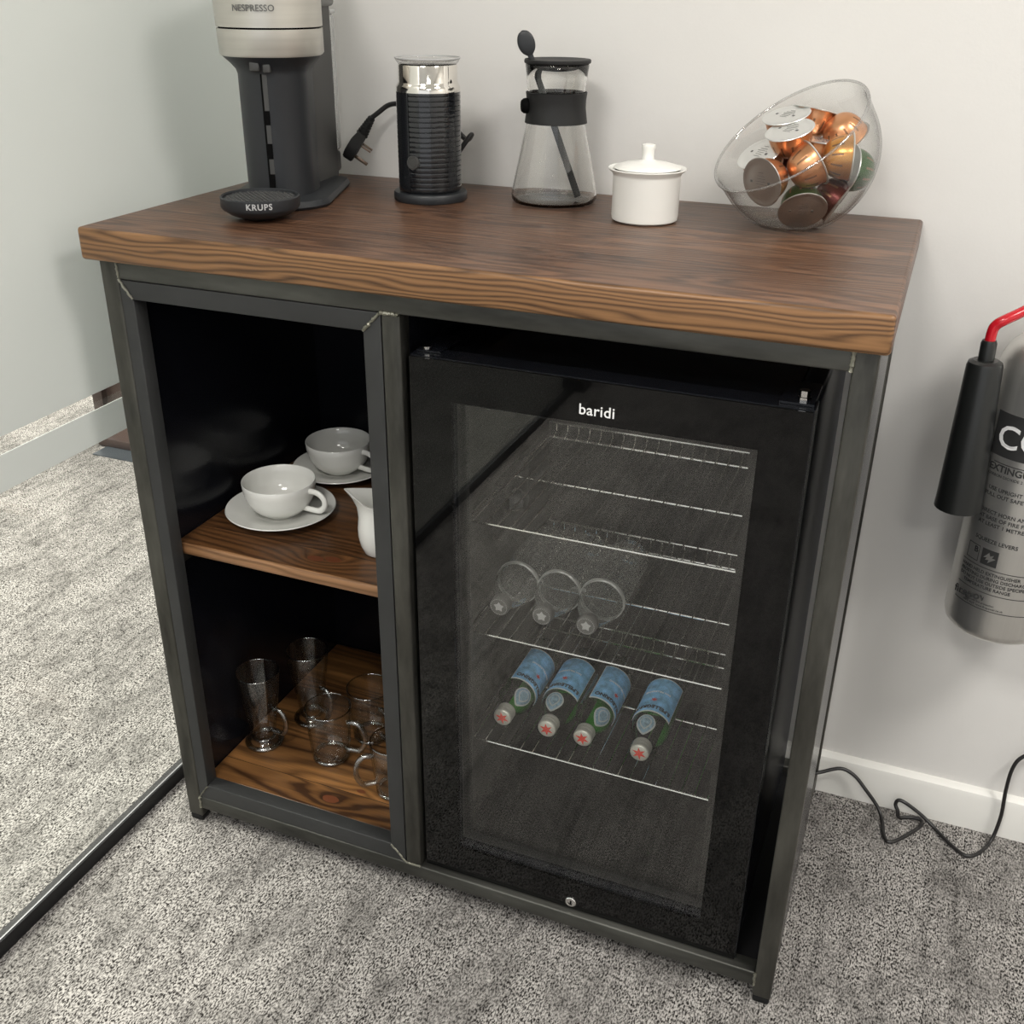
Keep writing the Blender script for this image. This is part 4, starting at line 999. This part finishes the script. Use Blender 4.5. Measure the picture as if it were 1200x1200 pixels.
# ------------------------------------------------------------------ power cable on the floor by the skirting
fc=empty('power_cable',(1.12,.46,0),0,'thin black power cable looping over carpet and skirting, right of the cabinet','cable')
P=[(.945,.455,.060),(.975,.458,.0615),(.9945,.470,.0620),(1.0255,.482,.0710),(1.0490,.482,.0640),(1.0700,.476,.0470),(1.0970,.470,.0180),(1.1070,.452,.0060),(1.1120,.425,.0035),(1.1195,.4095,.0035),(1.1330,.4180,.0035),(1.1500,.4400,.0035),(1.1690,.4700,.0035),(1.1680,.4830,.0045),(1.1520,.4830,.0050),(1.1330,.4740,.0060),(1.1290,.4750,.0180),(1.1235,.4790,.0270),(1.1270,.4810,.0360),(1.1400,.4800,.0340),(1.1660,.4780,.0200),(1.1880,.4700,.0080),(1.2100,.4500,.0035),(1.2300,.4310,.0035),(1.2450,.4260,.0035),(1.2620,.4420,.0035),(1.2790,.4740,.0080),(1.2850,.4850,.0520),(1.2820,.4870,.1050),(1.2830,.4890,.1480),(1.2920,.4920,.1720),(1.3150,.4950,.1850),(1.36,.4980,.1900),(1.42,.5000,.2000)]
bm=bmesh.new(); tube(bm,[Vector(p)-Vector((1.12,.46,0)) for p in catmull(P,6)],.0031,seg=10); mk('cable_sheath',bm,M['cable'],fc,smooth=60)
sk=empty('wall_socket',(1.46,YW,.20),0,'white wall socket above the skirting','socket')
mk('faceplate',B(-.073,.073,-.010,0,-.043,.043,bev=.003),M['sock'],sk)
mk('plug',B(-.060,-.022,-.030,-.010,-.022,.022,bev=.004),M['rubber'],sk)

# ------------------------------------------------------------------ lights
def ceiling_light(x,y,sx,sy,e,col=(1,.97,.92)):
    o=empty('ceiling_light',(x,y,2.6),0,'square white recessed ceiling light panel','light','recessed ceiling light panels')
    mk('light_frame',B(-sx/2-.02,sx/2+.02,-sy/2-.02,sy/2+.02,-.012,0),M['ceil'],o,smooth=None)
    ld=bpy.data.lights.new('panel_light','AREA'); ld.shape='RECTANGLE'; ld.size=sx; ld.size_y=sy; ld.energy=e; ld.color=col
    l=bpy.data.objects.new('panel_light',ld); link(l,o); l.location=(0,0,-.02)
    return o
ceiling_light(2.2,-.55,.6,.6,27)
ceiling_light(.5,-1.6,.6,.6,24)
ceiling_light(1.9,-2.6,.6,.6,15)
for (x,y) in ((-1.3,.9),(-1.3,-.9),(-2.8,.2),(-1.3,2.5)): ceiling_light(x,y,.6,.6,54,(1,.955,.87))  # panels added beyond the partition to stand in for daylight there
w_=bpy.data.worlds.new('daylight'); sc.world=w_; w_.use_nodes=True
bg=w_.node_tree.nodes['Background']; bg.inputs[0].default_value=(.97,.985,1.0,1); bg.inputs[1].default_value=.75

# ------------------------------------------------------------------ camera
cd=bpy.data.cameras.new('camera'); cam=bpy.data.objects.new('camera',cd); C.objects.link(cam); sc.camera=cam
R_=((.92743,.37389,.00869),(-.17438,.41176,.89445),(-.33085,.83106,-.44708))
m=Matrix.Identity(4)
for k in range(3): m[k][0]=R_[0][k]; m[k][1]=R_[1][k]; m[k][2]=-R_[2][k]
m.translation=Vector((1.02369,-1.06276,1.28095)); cam.matrix_world=m
cd.sensor_width=36; cd.sensor_fit='HORIZONTAL'; cd.lens=1241.37543/1200*36; cd.shift_x=.00187; cd.shift_y=-.00275; cd.clip_start=.02
sc.view_settings.view_transform='Standard'; sc.view_settings.look='None'; sc.view_settings.gamma=1; sc.view_settings.use_curve_mapping=False
sc.view_settings.exposure=0.47
sc.cycles.max_bounces=14; sc.cycles.transparent_max_bounces=40; sc.cycles.glossy_bounces=6; sc.cycles.diffuse_bounces=4
sc.cycles.use_denoising=True; sc.cycles.denoising_prefilter='NONE'; sc.cycles.denoising_input_passes='RGB_ALBEDO_NORMAL'; sc.cycles.sample_clamp_indirect=4.0
